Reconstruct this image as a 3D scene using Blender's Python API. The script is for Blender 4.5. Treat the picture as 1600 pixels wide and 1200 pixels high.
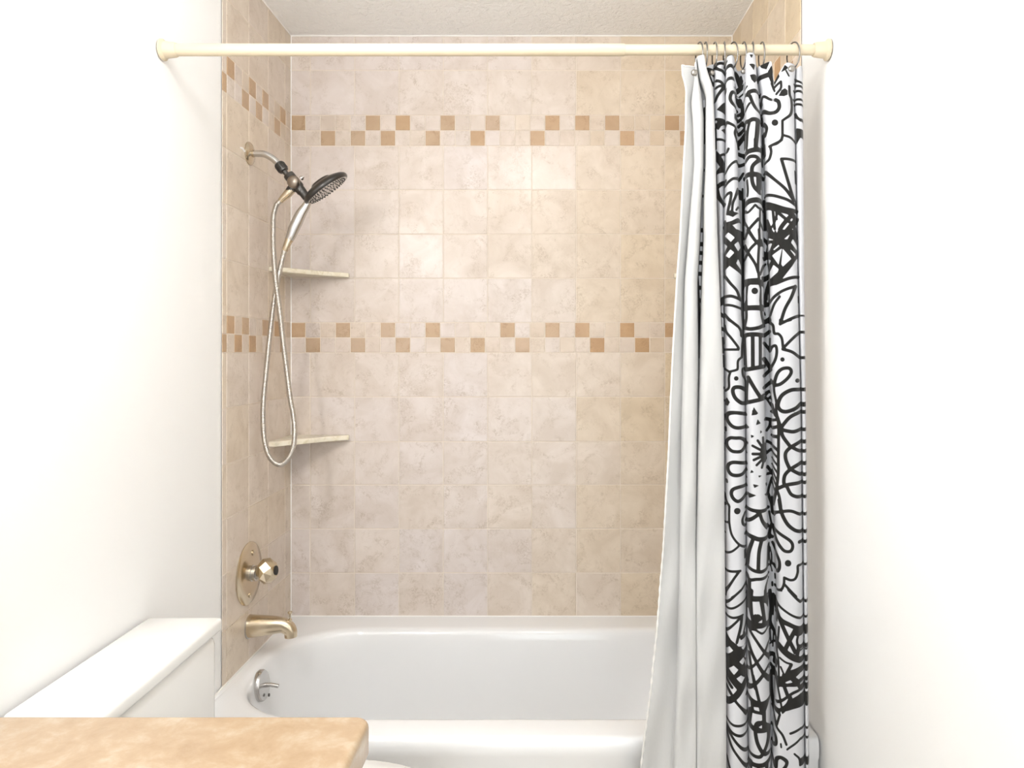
import bpy, bmesh, math, random
import numpy as np
from mathutils import Vector, Matrix, Quaternion
random.seed(7)
C = bpy.context.scene.collection
for o in list(bpy.data.objects): bpy.data.objects.remove(o)

# ------------------------------------------------------------------ camera
EYE = 1.339            # lens height above the floor
CAMY = -2.55           # the tiled back wall is the plane y = 0
FOC = 1155.0           # focal length in photo pixels
VX, VY = 850.0, 551.0  # vanishing point of the photograph
sc = bpy.context.scene
cam = bpy.data.cameras.new('camera'); camo = bpy.data.objects.new('camera', cam); C.objects.link(camo)
camo.location = (0, CAMY, EYE); camo.rotation_euler = (math.pi/2, 0, 0)
cam.sensor_width = 36; cam.lens = FOC/1600*36
cam.shift_x = (800-VX)/1600; cam.shift_y = (VY-600)/1600
cam.clip_start = .02
sc.camera = camo

# ------------------------------------------------------------------ world, light, exposure
sc.view_settings.view_transform = 'Standard'; sc.view_settings.look = 'None'
sc.view_settings.exposure = 0.25; sc.view_settings.gamma = 1; sc.view_settings.use_curve_mapping = False
w = bpy.data.worlds.new('world'); sc.world = w; w.use_nodes = True
w.node_tree.nodes['Background'].inputs[0].default_value = (.93, .97, 1, 1)
w.node_tree.nodes['Background'].inputs[1].default_value = 1.0

def area(name, loc, target, sx, sy, power, col):
    l = bpy.data.lights.new(name, 'AREA'); l.shape = 'RECTANGLE'; l.size = sx; l.size_y = sy; l.energy = power; l.color = col
    o = bpy.data.objects.new(name, l); C.objects.link(o); o.location = loc
    o.rotation_euler = (Vector(target)-Vector(loc)).to_track_quat('-Z', 'Y').to_euler()
    return o
area('doorway_fill', (.05, -3.34, 1.15), (.05, 0, 1.0), .8, 1.9, 9, (.9, .96, 1))  # unseen fill light added in the doorway behind the camera

XL, XR = -.874, .651
YN = -3.2
CEIL = EYE + 1.093
RIM = EYE - .909

# ------------------------------------------------------------------ helpers
def P(px, py, y):
    "a point of the photograph at world depth y"
    d = y - CAMY
    return Vector(((px-VX)*d/FOC, y, EYE + (VY-py)*d/FOC))

def srgb(r, g, b):
    f = lambda c: ((c/255+.055)/1.055)**2.4 if c > 10 else c/255/12.92
    return (f(r), f(g), f(b), 1)

def mat(name, col, rough=.5, metal=0, spec=.5, **kw):
    m = bpy.data.materials.new(name); m.use_nodes = True
    b = m.node_tree.nodes['Principled BSDF']
    b.inputs['Base Color'].default_value = col; b.inputs['Roughness'].default_value = rough
    b.inputs['Metallic'].default_value = metal; b.inputs['Specular IOR Level'].default_value = spec
    for k, v in kw.items(): b.inputs[k.replace('_', ' ')].default_value = v
    return m

class N:
    "small wrapper to write node graphs"
    def __init__(s, m): s.t = m.node_tree; s.b = s.t.nodes['Principled BSDF']
    def n(s, typ, ins=None, **kw):
        x = s.t.nodes.new(typ)
        for k, v in kw.items(): setattr(x, k, v)
        for k, v in (ins or {}).items():
            if isinstance(v, bpy.types.NodeSocket): s.t.links.new(v, x.inputs[k])
            else: x.inputs[k].default_value = v
        return x
    def link(s, a, b): s.t.links.new(a, b)
    def ramp(s, fac, stops):
        x = s.n('ShaderNodeValToRGB', {0: fac})
        e = x.color_ramp.elements
        while len(e) < len(stops): e.new(.5)
        for q, (p, c) in zip(e, stops): q.position = p; q.color = c if len(c) == 4 else (*c, 1)
        return x.outputs[0]
    def math(s, op, a, b=0.0, clamp=False):
        x = s.n('ShaderNodeMath', {0: a, 1: b}, operation=op); x.use_clamp = clamp; return x.outputs[0]
    def mix(s, f, a, b, mode='MIX'):
        x = s.n('ShaderNodeMix', data_type='RGBA', blend_type=mode)
        for i, v in ((0, f), (6, a), (7, b)):
            if isinstance(v, bpy.types.NodeSocket): s.t.links.new(v, x.inputs[i])
            else: x.inputs[i].default_value = v
        return x.outputs[2]
    def bump(s, h, strength=.3, dist=.002):
        x = s.n('ShaderNodeBump', {'Height': h, 'Strength': strength, 'Distance': dist}); s.link(x.outputs[0], s.b.inputs['Normal'])

class MB:
    def __init__(s): s.v = []; s.f = []; s.m = []; s.mi = 0
    def add(s, vs, fs):
        o = len(s.v); s.v += [tuple(p) for p in vs]; s.f += [tuple(i+o for i in f) for f in fs]; s.m += [s.mi]*len(fs)
    def box(s, a, b, bev=0.0):
        (x0, y0, z0), (x1, y1, z1) = a, b
        bm = bmesh.new(); bmesh.ops.create_cube(bm, size=1)
        for q in bm.verts: q.co = Vector((x0+(q.co.x+.5)*(x1-x0), y0+(q.co.y+.5)*(y1-y0), z0+(q.co.z+.5)*(z1-z0)))
        if bev: bmesh.ops.bevel(bm, geom=bm.edges[:], offset=bev, segments=3, profile=.5, affect='EDGES')
        s.bm(bm)
    def bm(s, bm, M=None):
        bm.verts.ensure_lookup_table(); bm.verts.index_update()
        s.add([(M @ q.co if M else q.co) for q in bm.verts], [[q.index for q in f.verts] for f in bm.faces]); bm.free()
    def sweep(s, pts, rad, n=16, caps=True, flat=None):
        pts = [Vector(p) for p in pts]
        if not hasattr(rad, '__len__'): rad = [rad]*len(pts)
        T = [(pts[min(i+1, len(pts)-1)]-pts[max(i-1, 0)]).normalized() for i in range(len(pts))]
        u = T[0].orthogonal().normalized(); vs = []; fs = []
        for i, p in enumerate(pts):
            if i: u = (T[i-1].rotation_difference(T[i]) @ u); u = (u - T[i]*u.dot(T[i])).normalized()
            w_ = T[i].cross(u)
            for k in range(n):
                a = 2*math.pi*k/n; vs.append(p + (u*math.cos(a)+w_*math.sin(a))*rad[i])
        for i in range(len(pts)-1):
            for k in range(n):
                k2 = (k+1) % n; fs.append((i*n+k, i*n+k2, (i+1)*n+k2, (i+1)*n+k))
        if caps: fs.append(tuple(range(n))[::-1]); fs.append(tuple(range((len(pts)-1)*n, len(pts)*n)))
        s.add(vs, fs)
    def lathe(s, org, axis, prof, n=32, twist=0):
        org = Vector(org); ax = Vector(axis).normalized(); u = ax.orthogonal().normalized(); w_ = ax.cross(u); vs = []; fs = []; rings = []
        for j, (r, h) in enumerate(prof):
            if r < 1e-6: vs.append(org+ax*h); rings.append([len(vs)-1])
            else:
                b = len(vs)
                for k in range(n):
                    a = 2*math.pi*k/n + twist*j; vs.append(org+ax*h+(u*math.cos(a)+w_*math.sin(a))*r)
                rings.append(list(range(b, b+n)))
        for A, B in zip(rings, rings[1:]):
            if len(A) == 1 and len(B) == 1: continue
            for k in range(n):
                k2 = (k+1) % n
                if len(A) == 1: fs.append((A[0], B[k2], B[k]))
                elif len(B) == 1: fs.append((A[k], A[k2], B[0]))
                else: fs.append((A[k], A[k2], B[k2], B[k]))
        if len(rings[0]) > 1: fs.append(tuple(rings[0][::-1]))
        if len(rings[-1]) > 1: fs.append(tuple(rings[-1]))
        s.add(vs, fs)
    def build(s, name, mats, parent=None, smooth=True, angle=40, **props):
        me = bpy.data.meshes.new(name); me.from_pydata(s.v, [], s.f)
        if not isinstance(mats, (list, tuple)): mats = [mats]
        for m_ in mats: me.materials.append(m_)
        for p, i in zip(me.polygons, s.m): p.material_index = i
        bm = bmesh.new(); bm.from_mesh(me); bmesh.ops.recalc_face_normals(bm, faces=bm.faces[:]); bm.to_mesh(me); bm.free()
        o = bpy.data.objects.new(name, me); C.objects.link(o)
        if smooth:
            me.polygons.foreach_set('use_smooth', [True]*len(me.polygons))
            me.set_sharp_from_angle(angle=math.radians(angle))
        if parent:
            o.parent = parent
            o.matrix_parent_inverse = world_of(parent).inverted()
        for k, v in props.items(): o[k] = v
        return o

def world_of(o):
    m = o.matrix_basis.copy()
    if o.parent: m = world_of(o.parent) @ o.matrix_parent_inverse @ m
    return m

def thing(name, loc, label, cat, group=None):
    o = bpy.data.objects.new(name, None); C.objects.link(o); o.location = loc; o.empty_display_size = .05
    o['label'] = label; o['category'] = cat
    if group: o['group'] = group
    return o
def tag(o, label, cat, group=None):
    o['label'] = label; o['category'] = cat
    if group: o['group'] = group
    return o

def catmull(pts, sub=8):
    pts = [Vector(p) for p in pts]; out = []
    q = [pts[0]*2-pts[1]] + pts + [pts[-1]*2-pts[-2]]
    for i in range(1, len(q)-2):
        a, b, c, d = q[i-1:i+3]
        for k in range(sub):
            t = k/sub
            out.append(.5*((2*b)+(c-a)*t+(2*a-5*b+4*c-d)*t*t+(3*b-a-3*c+d)*t**3))
    out.append(pts[-1]); return out

# ------------------------------------------------------------------ materials
def tile_material():
    m = mat('glazed_travertine_tile', (1, 1, 1, 1), .28, spec=.45); n = N(m)
    at = n.n('ShaderNodeAttribute', attribute_name='tile')
    sep = n.n('ShaderNodeSeparateColor', {0: at.outputs['Color']})
    tone, dark, seed = sep.outputs
    geo = n.n('ShaderNodeNewGeometry')
    off = n.n('ShaderNodeCombineXYZ', {0: n.math('MULTIPLY', seed, 37.), 1: n.math('MULTIPLY', seed, 91.), 2: n.math('MULTIPLY', seed, 53.)})
    pos = n.n('ShaderNodeVectorMath', {0: geo.outputs['Position'], 1: off.outputs[0]}, operation='ADD').outputs[0]
    cloud = n.n('ShaderNodeTexNoise', {'Vector': pos, 'Scale': 9., 'Detail': 5., 'Roughness': .6, 'Distortion': .8}).outputs[0]
    patch = n.n('ShaderNodeTexNoise', {'Vector': pos, 'Scale': 13., 'Detail': 3., 'Roughness': .55, 'Distortion': 1.5}).outputs[0]
    speck = n.n('ShaderNodeTexNoise', {'Vector': pos, 'Scale': 95., 'Detail': 5., 'Roughness': .7, 'Distortion': 1.6}).outputs[0]
    vein = n.n('ShaderNodeTexNoise', {'Vector': pos, 'Scale': 12., 'Detail': 7., 'Roughness': .62, 'Distortion': 1.2}).outputs[0]
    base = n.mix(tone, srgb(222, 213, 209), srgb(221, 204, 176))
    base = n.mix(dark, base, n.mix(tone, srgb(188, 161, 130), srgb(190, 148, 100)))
    col = n.mix(n.ramp(cloud, [(.35, (0, 0, 0)), (.7, (1, 1, 1))]), n.mix(1.0, base, (.90, .87, .83, 1), 'MULTIPLY'), n.mix(1.0, base, (1.05, 1.05, 1.05, 1), 'MULTIPLY'))
    pm = n.ramp(patch, [(.50, (0, 0, 0)), (.66, (1, 1, 1))])
    sm = n.ramp(speck, [(.47, (0, 0, 0)), (.60, (1, 1, 1))])
    f1 = n.math('MULTIPLY', n.math('MULTIPLY', pm, sm), .72)
    vr = n.math('ABSOLUTE', n.math('SUBTRACT', vein, .5))
    vm = n.ramp(vr, [(0.0, (1, 1, 1)), (.012, (0, 0, 0))])
    f2 = n.math('MULTIPLY', n.math('MULTIPLY', vm, n.ramp(patch, [(.42, (0, 0, 0)), (.6, (1, 1, 1))])), .6)
    f = n.math('MAXIMUM', f1, f2)
    col = n.mix(f, col, n.mix(1.0, base, (.68, .62, .54, 1), 'MULTIPLY'))
    n.link(col, n.b.inputs['Base Color'])
    big = n.n('ShaderNodeTexNoise', {'Vector': pos, 'Scale': 22., 'Detail': 2.}).outputs[0]
    n.bump(n.math('ADD', big, n.math('MULTIPLY', f, -.3)), .22, .0012)
    return m
TILE = tile_material()
GROUT = mat('grout', srgb(228, 216, 202), .8)
def white_paint(name, col, scale, strength, dist):
    m = mat(name, col, .6); n = N(m)
    geo = n.n('ShaderNodeNewGeometry')
    a = n.n('ShaderNodeTexNoise', {'Vector': geo.outputs['Position'], 'Scale': scale, 'Detail': 5., 'Roughness': .6, 'Distortion': .9}).outputs[0]
    n.bump(a, strength, dist); return m
PAINT = white_paint('white_wall_paint', srgb(246, 246, 245), 60, .12, .001)
CEILM = white_paint('knockdown_ceiling', srgb(253, 253, 252), 44, .9, .010)
CAULK = mat('white_caulk', srgb(246, 244, 240), .5)
FLOORM = mat('beige_floor_tile', srgb(205, 190, 170), .4)
def floor_tex():
    n = N(FLOORM); g = n.n('ShaderNodeNewGeometry')
    br = n.n('ShaderNodeTexBrick', {'Vector': g.outputs['Position'], 'Color1': srgb(206, 190, 168), 'Color2': srgb(214, 199, 178), 'Mortar': srgb(180, 168, 150), 'Scale': 1., 'Mortar Size': .004, 'Brick Width': .33, 'Row Height': .33})
    br.offset = 0; n.link(br.outputs[0], n.b.inputs['Base Color'])
floor_tex()
ENAMEL = mat('white_enamel', srgb(243, 244, 245), .12, spec=.5, Coat_Weight=.3)
CHINA = mat('white_china', srgb(240, 239, 236), .12, spec=.5)
NICKEL = mat('brushed_nickel', srgb(205, 192, 170), .2, 1)
n_ = N(NICKEL); g_ = n_.n('ShaderNodeNewGeometry')
n_.link(n_.ramp(n_.n('ShaderNodeTexNoise', {'Vector': g_.outputs['Position'], 'Scale': 140., 'Detail': 3.}).outputs[0], [(.3, (.16,)*3), (.7, (.3,)*3)]), n_.b.inputs['Roughness'])
CHROME = mat('satin_chrome', srgb(200, 198, 196), .22, 1)
GOLD = mat('warm_satin_nickel', srgb(208, 194, 170), .24, 1)
GUN = mat('gunmetal', srgb(80, 78, 76), .3, .85)
RUBBER = mat('black_rubber', srgb(35, 33, 32), .5)
STEEL = mat('steel_ring', srgb(125, 123, 120), .25, 1)
SATIN = mat('pearl_steel_snap', srgb(150, 146, 140), .28, .9)
CREAM = mat('cream_enamel_rod', srgb(208, 194, 168), .38)
SHELF = mat('cream_marble_shelf', srgb(226, 216, 188), .25)
n_ = N(SHELF); g_ = n_.n('ShaderNodeNewGeometry')
n_.link(n_.ramp(n_.n('ShaderNodeTexNoise', {'Vector': g_.outputs['Position'], 'Scale': 30., 'Detail': 6., 'Distortion': 2.}).outputs[0], [(.3, srgb(222, 212, 184)), (.5, srgb(240, 232, 212)), (.75, srgb(244, 238, 222))]), n_.b.inputs['Base Color'])
COUNTER = mat('apricot_marble_counter', srgb(240, 205, 160), .22)
n_ = N(COUNTER); g_ = n_.n('ShaderNodeNewGeometry')
a_ = n_.n('ShaderNodeTexNoise', {'Vector': g_.outputs['Position'], 'Scale': 17., 'Detail': 9., 'Roughness': .7, 'Distortion': .25}).outputs[0]
b_ = n_.n('ShaderNodeTexNoise', {'Vector': g_.outputs['Position'], 'Scale': 60., 'Detail': 4.}).outputs[0]
n_.link(n_.mix(n_.math('MULTIPLY', b_, .3), n_.ramp(a_, [(.3, srgb(164, 138, 110)), (.5, srgb(178, 154, 126)), (.68, srgb(192, 176, 154))]), srgb(174, 148, 116)), n_.b.inputs['Base Color'])
CABINET = mat('white_cabinet', srgb(235, 234, 230), .4)
LAMPM = mat('lit_lamp_glass', (1, .93, .82, 1), .3, Emission_Color=(1, .975, .945, 1), Emission_Strength=84)
FILLM = mat('fill_globe_glow', (1, .97, .93, 1), .3, Emission_Color=(1, .985, .97, 1), Emission_Strength=19)  # glow of the globe added under the ceiling as fill

def cloth(name, ink):
    m = mat(name, srgb(195, 195, 194), .85, spec=.2); n = N(m)
    n.b.inputs['Sheen Weight'].default_value = .15
    geo = n.n('ShaderNodeNewGeometry')
    w1 = n.n('ShaderNodeTexNoise', {'Vector': geo.outputs['Position'], 'Scale': 900., 'Detail': 1.}).outputs[0]
    mp = n.n('ShaderNodeMapping', {'Vector': geo.outputs['Position'], 'Scale': (1, 1, .35)})
    w2 = n.n('ShaderNodeTexNoise', {'Vector': mp.outputs[0], 'Scale': 34., 'Detail': 4., 'Distortion': .8}).outputs[0]
    n.bump(n.math('ADD', n.math('MULTIPLY', w1, .05), w2), .35, .003)
    if ink:
        a = n.n('ShaderNodeAttribute', attribute_name='ink')
        f = n.ramp(n.math('ADD', n.math('MULTIPLY', a.outputs['Fac'], .2), .5), [(.44, (0, 0, 0)), (.56, (1, 1, 1))])
        n.link(n.mix(f, srgb(200, 201, 205), srgb(26, 25, 23)), n.b.inputs['Base Color'])
        n.link(n.ramp(f, [(0, (.85,)*3), (1, (.6,)*3)]), n.b.inputs['Roughness'])
    return m
PRINT = cloth('printed_cotton', True)
LINER = cloth('white_fabric_liner', False)
HEM = mat('white_thread_hem', srgb(222, 220, 216), .9, spec=.2)

# ------------------------------------------------------------------ setting: tiled alcove
ZR = [EYE+(551-p)/453. for p in (56, 110, 180, 204, 228, 297, 366, 435, 504, 527.5, 551, 620, 690, 757.5, 826, 895, 963)]
DARK = {('b', 0, 0): (0, 5, 7, 10, 13, 17, 19, 21, 25), ('b', 0, 1): (2, 4, 6, 9, 12, 16, 26, 22), ('b', 1, 0): (0, 3, 6, 9, 14, 17, 19, 22, 25),
        ('b', 1, 1): (1, 4, 7, 10, 12, 15, 20, 23), ('l', 0, 0): (1, 4, 6, 9), ('l', 0, 1): (2, 5, 7, 10), ('l', 1, 0): (2, 4, 7, 9), ('l', 1, 1): (1, 6, 8, 10),
        ('r', 0, 0): (2, 5, 9), ('r', 0, 1): (0, 4, 7, 11), ('r', 1, 0): (1, 5, 8), ('r', 1, 1): (3, 6, 10)}
def tile_wall(name, key, s0, s1, first, f, body_lo, body_hi, toneat):
    mb = MB(); cols = []
    rnd = random.Random(name)
    g, h, bev = .0011, .0016, .0014
    def cell(a, b, z0, z1, dk, tn):
        a += g; b -= g; z0 += g; z1 -= g
        o = [(a, z0), (b, z0), (b, z1), (a, z1)]; i = [(a+bev, z0+bev), (b-bev, z0+bev), (b-bev, z1-bev), (a+bev, z1-bev)]
        vs = [f(s, z, 0) for s, z in o]+[f(s, z, h) for s, z in i]
        mb.add(vs, [(4, 5, 6, 7), (0, 1, 5, 4), (1, 2, 6, 5), (2, 3, 7, 6), (3, 0, 4, 7)])
        cols.extend([(tn, dk, rnd.random(), 1)]*5)
    js = [s0]; s = first
    while s < s1-.004: js.append(s); s += .1528
    js.append(s1)
    ms = [s0+.0516*k for k in range(int((s1-s0)/.0516)+1)]
    if s1-ms[-1] > .006: ms.append(s1)
    for r in range(len(ZR)-1):
        z1, z0 = ZR[r], ZR[r+1]
        if r in (2, 3, 8, 9):
            band = 0 if r < 5 else 1; row = (r-2) if band == 0 else r-8
            dks = DARK[(key, band, row)]
            for k in range(len(ms)-1):
                dk = rnd.uniform(.8, 1.0) if k in dks else rnd.uniform(0, .16)
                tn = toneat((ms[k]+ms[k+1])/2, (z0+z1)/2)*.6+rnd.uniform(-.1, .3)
                cell(ms[k], ms[k+1], z0, z1, dk, min(1, max(0, tn)))
        else:
            for k in range(len(js)-1):
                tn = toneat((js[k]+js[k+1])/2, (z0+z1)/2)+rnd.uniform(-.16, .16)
                cell(js[k], js[k+1], z0, z1, 0, min(1, max(0, tn)))
    mb.mi = 1
    nt = len(cols)
    mb.add([f(s0, ZR[-1]-.02, .0002), f(s1, ZR[-1]-.02, .0002), f(s1, ZR[0], .0002), f(s0, ZR[0], .0002)], [(0, 1, 2, 3)])
    cols.append((0, 0, 0, 1))
    # structural wall behind the tiles
    mb.mi = 2
    nb = len(mb.f); mb.box(body_lo, body_hi); cols.extend([(0, 0, 0, 1)]*(len(mb.f)-nb))
    me = bpy.data.meshes.new(name); me.from_pydata(mb.v, [], mb.f)
    for m_ in (TILE, GROUT, PAINT): me.materials.append(m_)
    for p, i in zip(me.polygons, mb.m): p.material_index = i
    at = me.color_attributes.new('tile', 'FLOAT_COLOR', 'CORNER'); k = 0
    for p, c in zip(me.polygons, cols):
        for li in p.loop_indices: at.data[li].color = c
    # keep the outward side of every facet on the room side
    o = bpy.data.objects.new(name, me); C.objects.link(o); o['kind'] = 'structure'
    return o
def tone_back(x, z):  # yellower rightwards: tile tone variation plus warm light put into the colour
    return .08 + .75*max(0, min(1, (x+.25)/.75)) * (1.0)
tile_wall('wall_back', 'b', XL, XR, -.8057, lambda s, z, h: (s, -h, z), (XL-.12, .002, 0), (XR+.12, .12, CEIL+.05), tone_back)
TLE, TRE = .545, .68     # how far the tile runs out on the two side walls
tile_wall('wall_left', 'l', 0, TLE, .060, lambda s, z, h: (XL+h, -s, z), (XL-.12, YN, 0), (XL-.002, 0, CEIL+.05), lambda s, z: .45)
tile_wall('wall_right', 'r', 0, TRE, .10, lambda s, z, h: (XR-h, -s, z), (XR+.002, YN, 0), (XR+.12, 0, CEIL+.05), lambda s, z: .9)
b = MB(); b.box((XL-.12, YN-.12, -.1), (XR+.12, .12, 0)); b.build('floor', FLOORM, smooth=False, kind='structure')
b = MB(); b.box((XL-.12, YN-.12, CEIL), (XR+.12, .12, CEIL+.1)); b.build('ceiling', CEILM, smooth=False, kind='structure')
b = MB()   # wall behind the camera with an open doorway
b.box((XL-.12, YN-.12, 0), (-.37, YN, CEIL)); b.box((.47, YN-.12, 0), (XR+.12, YN, CEIL)); b.box((-.37, YN-.12, 2.1), (.47, YN, CEIL))
b.build('wall_near', PAINT, smooth=False, kind='structure')
# caulk lines in the corners
def bead(name, p, q, r):
    b = MB(); b.sweep([p, q], r, 8); return b.build(name, CAULK, kind='structure')
bead('trim_1', (XL+.001, -.001, RIM), (XL+.001, -.001, CEIL), .0032)
bead('trim_2', (XR-.001, -.001, RIM), (XR-.001, -.001, CEIL), .0032)
bead('trim_3', (XL, -.002, CEIL), (XR, -.002, CEIL), .0035)
bead('trim_4', (XL, -.003, RIM+.001), (XR, -.003, RIM+.0003), .0026)
bead('trim_5', (XL+.002, 0, RIM+.001), (XL+.002, -.81, RIM+.0003), .0026)
bead('trim_6', (XL+.001, 0, CEIL), (XL+.001, -TLE, CEIL), .0025)
bead('trim_7', (XR-.001, 0, CEIL), (XR-.001, -TRE, CEIL), .0025)

# ------------------------------------------------------------------ bathtub
tub = thing('bathtub', (-.11, -.405, 0), 'white enamel alcove bathtub against the beige tiled wall', 'bathtub')
def rrect(cx, cy, hx, hy, r, z, n=14):
    r = min(r, hx-.001, hy-.001); out = []
    for (sx, sy, a0) in ((1, 1, 0), (-1, 1, 90), (-1, -1, 180), (1, -1, 270)):
        ccx, ccy = cx+sx*(hx-r), cy+sy*(hy-r)
        for k in range(n+1):
            a = math.radians(a0+90*k/n); out.append((ccx+r*math.cos(a), ccy+r*math.sin(a), z))
        # straight part towards the next corner
        nx, ny = {0: (cx-(hx-r), cy+hy), 90: (cx-hx, cy-(hy-r)), 180: (cx+(hx-r), cy-hy), 270: (cx+hx, cy+(hy-r))}[a0]
        px, py, _ = out[-1]
        for k in range(1, n): out.append((px+(nx-px)*k/n, py+(ny-py)*k/n, z))
    return out
ocx, ocy, ohx, ohy = (XL+XR)/2, -.406, (XR-XL)/2-.002, .404
icx, icy, ihx, ihy = -.118, -.412, .702, .287
def outer(front, z):      # only the apron side is rounded over, the other three sides butt against the walls
    return rrect(ocx, ocy+front/2, ohx, ohy-front/2, .003, z)
loops = [outer(.006, 0), outer(.006, RIM-.055), outer(.001, RIM-.044), outer(0, RIM-.022), outer(.0015, RIM-.011), outer(.006, RIM-.0035), outer(.012, RIM-.0008), outer(.02, RIM)]
for dx, dz, r in ((.030, 0, .26), (.020, -.001, .255), (.011, -.004, .25), (.004, -.010, .245), (0, -.020, .24), (-.004, -.04, .24)):
    loops.append(rrect(icx, icy, ihx+dx, ihy+dx, r, RIM+dz))
for t, dxl, dxr, dy, r in ((.10, .012, .035, .010, .235), (.18, .022, .09, .02, .23), (.26, .035, .16, .034, .22), (.315, .055, .22, .052, .20), (.345, .09, .27, .085, .17), (.358, .14, .33, .13, .13), (.362, .22, .42, .19, .08)):
    loops.append(rrect(icx+(dxl-dxr)/2, icy, ihx-(dxl+dxr)/2, ihy-dy, r, RIM-t))
mb = MB(); L = len(loops[0]); mb.v = [p for l in loops for p in l]
for i in range(len(loops)-1):
    for k in range(L): k2 = (k+1) % L; mb.f.append((i*L+k, i*L+k2, (i+1)*L+k2, (i+1)*L+k))
mb.f.append(tuple((len(loops)-1)*L+k for k in range(L))); mb.m = [0]*len(mb.f)
sh = mb.build('tub_shell', ENAMEL, tub, angle=75)
# overflow plate with its trip lever on the faucet end
OP = Vector((XL+.068, -.43, RIM-.045)); ax = Vector((.99, 0, .12)).normalized()
b = MB(); b.lathe(OP-ax*.012, ax, [(.041, 0), (.0435, .004), (.043, .012), (.040, .0165), (.02, .019), (0, .0195)], 40)
op = b.build('overflow_plate', CHROME, tub, label='round satin chrome overflow plate')
b = MB(); b.sweep([OP+ax*.005, OP+ax*.022+Vector((0, 0, -.001)), OP+ax*.045+Vector((0, 0, -.008))], [.0065, .0058, .0056], 14); b.build('trip_lever', CHROME, op)
b = MB(); b.lathe(OP+ax*.016+Vector((0, 0, -.03)), ax, [(.0045, 0), (.0045, .003), (0, .004)], 12); b.build('screw', GUN, op)
b = MB(); b.lathe((XL+.25, -.41, RIM-.362), (0, 0, 1), [(.035, 0), (.035, .003), (.028, .004), (.0, .002)], 32); b.build('drain', CHROME, tub)

# ------------------------------------------------------------------ corner shelves
def shelf(name, x, sgn, ztop, L1, L2, th, label):
    pts = [(0, 0), (L1, 0), (L1+.002, -.022), (L1*.70, -.070), (.060, -L2*.80), (.022, -L2-.002), (0, -L2)]
    bm = bmesh.new(); vs = [bm.verts.new((x+sgn*(px+.001), py-.0015, ztop-th)) for px, py in pts]
    f = bm.faces.new(vs); r = bmesh.ops.extrude_face_region(bm, geom=[f])
    for q in [g for g in r['geom'] if isinstance(g, bmesh.types.BMVert)]: q.co.z = ztop
    bmesh.ops.recalc_face_normals(bm, faces=bm.faces[:])
    bmesh.ops.bevel(bm, geom=[e for e in bm.edges], offset=.003, segments=3, profile=.5, affect='EDGES')
    b = MB(); b.bm(bm); o = b.build(name, SHELF, angle=50); return tag(o, label, 'shelf', 'cream marble corner shelves')
shelf('corner_shelf', XL, 1, EYE+.2725, .203, .205, .0145, 'cream marble corner shelf behind the shower hose, upper one on the left')
shelf('corner_shelf', XL, 1, EYE+(551-679)/453, .203, .205, .0165, 'cream marble corner shelf on the left, the lower one at the hose loop')
shelf('corner_shelf', XR, -1, EYE+(551-428)/453, .203, .205, .016, 'cream corner shelf whose tip peeks out left of the white liner')

# ------------------------------------------------------------------ shower head set
YS = -.364
sh = thing('hand_shower', P(394, 240, YS)+Vector((0, 0, 0)), 'nickel and gunmetal hand shower with long looping metal hose on left wall', 'shower head')
Fl = Vector((XL+.002, YS, P(394, 240, YS).z))
b = MB(); b.lathe(Fl, (1, 0, 0), [(.034, 0), (.034, .003), (.031, .006), (.018, .0105), (.011, .012), (.011, .016)], 40); b.build('wall_flange', NICKEL, sh)
arm = catmull([Fl+Vector((.004, 0, 0)), P(402, 240, YS), P(413, 241, YS), P(424, 246.5, YS), P(433, 254, YS), P(442, 264, YS)], 8)
b = MB(); b.sweep(arm, .0098, 20); b.build('shower_arm', CHROME, sh)
A0, A1 = P(435, 255.5, YS), P(447, 271, YS); dr = (A1-A0).normalized()
b = MB(); b.lathe(A0, dr, [(.0125, 0), (.0145, .002), (.0150, .010), (.0150, .024), (.0135, .028), (.008, .029), (.0075, .041)], 28)
for k in range(14):
    a = 2*math.pi*k/14; u = dr.orthogonal().normalized(); v = dr.cross(u); c = A0+(u*math.cos(a)+v*math.sin(a))*.0148
    b.sweep([c+dr*.005, c+dr*.024], .0014, 6)
b.build('swivel_nut', GUN, sh)
D0 = P(450, 272, YS)
D1 = P(471, 299, YS); dd = (D1-D0).normalized()
b = MB(); b.lathe(D0, dd, [(.010, 0), (.0155, .002), (.0165, .008), (.0165, .024), (.0175, .026), (.0175, .050), (.0145, .056), (.0145, .066)], 28)
b.lathe(P(461, 286, YS), (-.2, -1, -.1), [(.0135, 0), (.0135, .015), (.012, .018)], 24)
c0 = P(462, 288, YS); c1 = P(449, 303, YS)
b.lathe(c0, c1-c0, [(.014, 0), (.0135, .018), (.0125, .030)], 20)
dv = b.build('diverter_body', GUN, sh)
b = MB(); b.lathe(P(460.5, 285, YS-.018), (-.15, -1, -.05), [(.0165, 0), (.0185, .003), (.0185, .010), (.0165, .0155), (.010, .0195), (0, .0205)], 28); b.build('diverter_knob', mat('bronze_knob', srgb(150, 138, 126), .28, .9), dv)
b = MB(); b.lathe(P(470, 279, YS), (.7, 0, .5), [(.007, 0), (.007, .006), (.004, .007), (.004, .010), (0, .011)], 14); b.build('lock_button', CHROME, dv)
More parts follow.
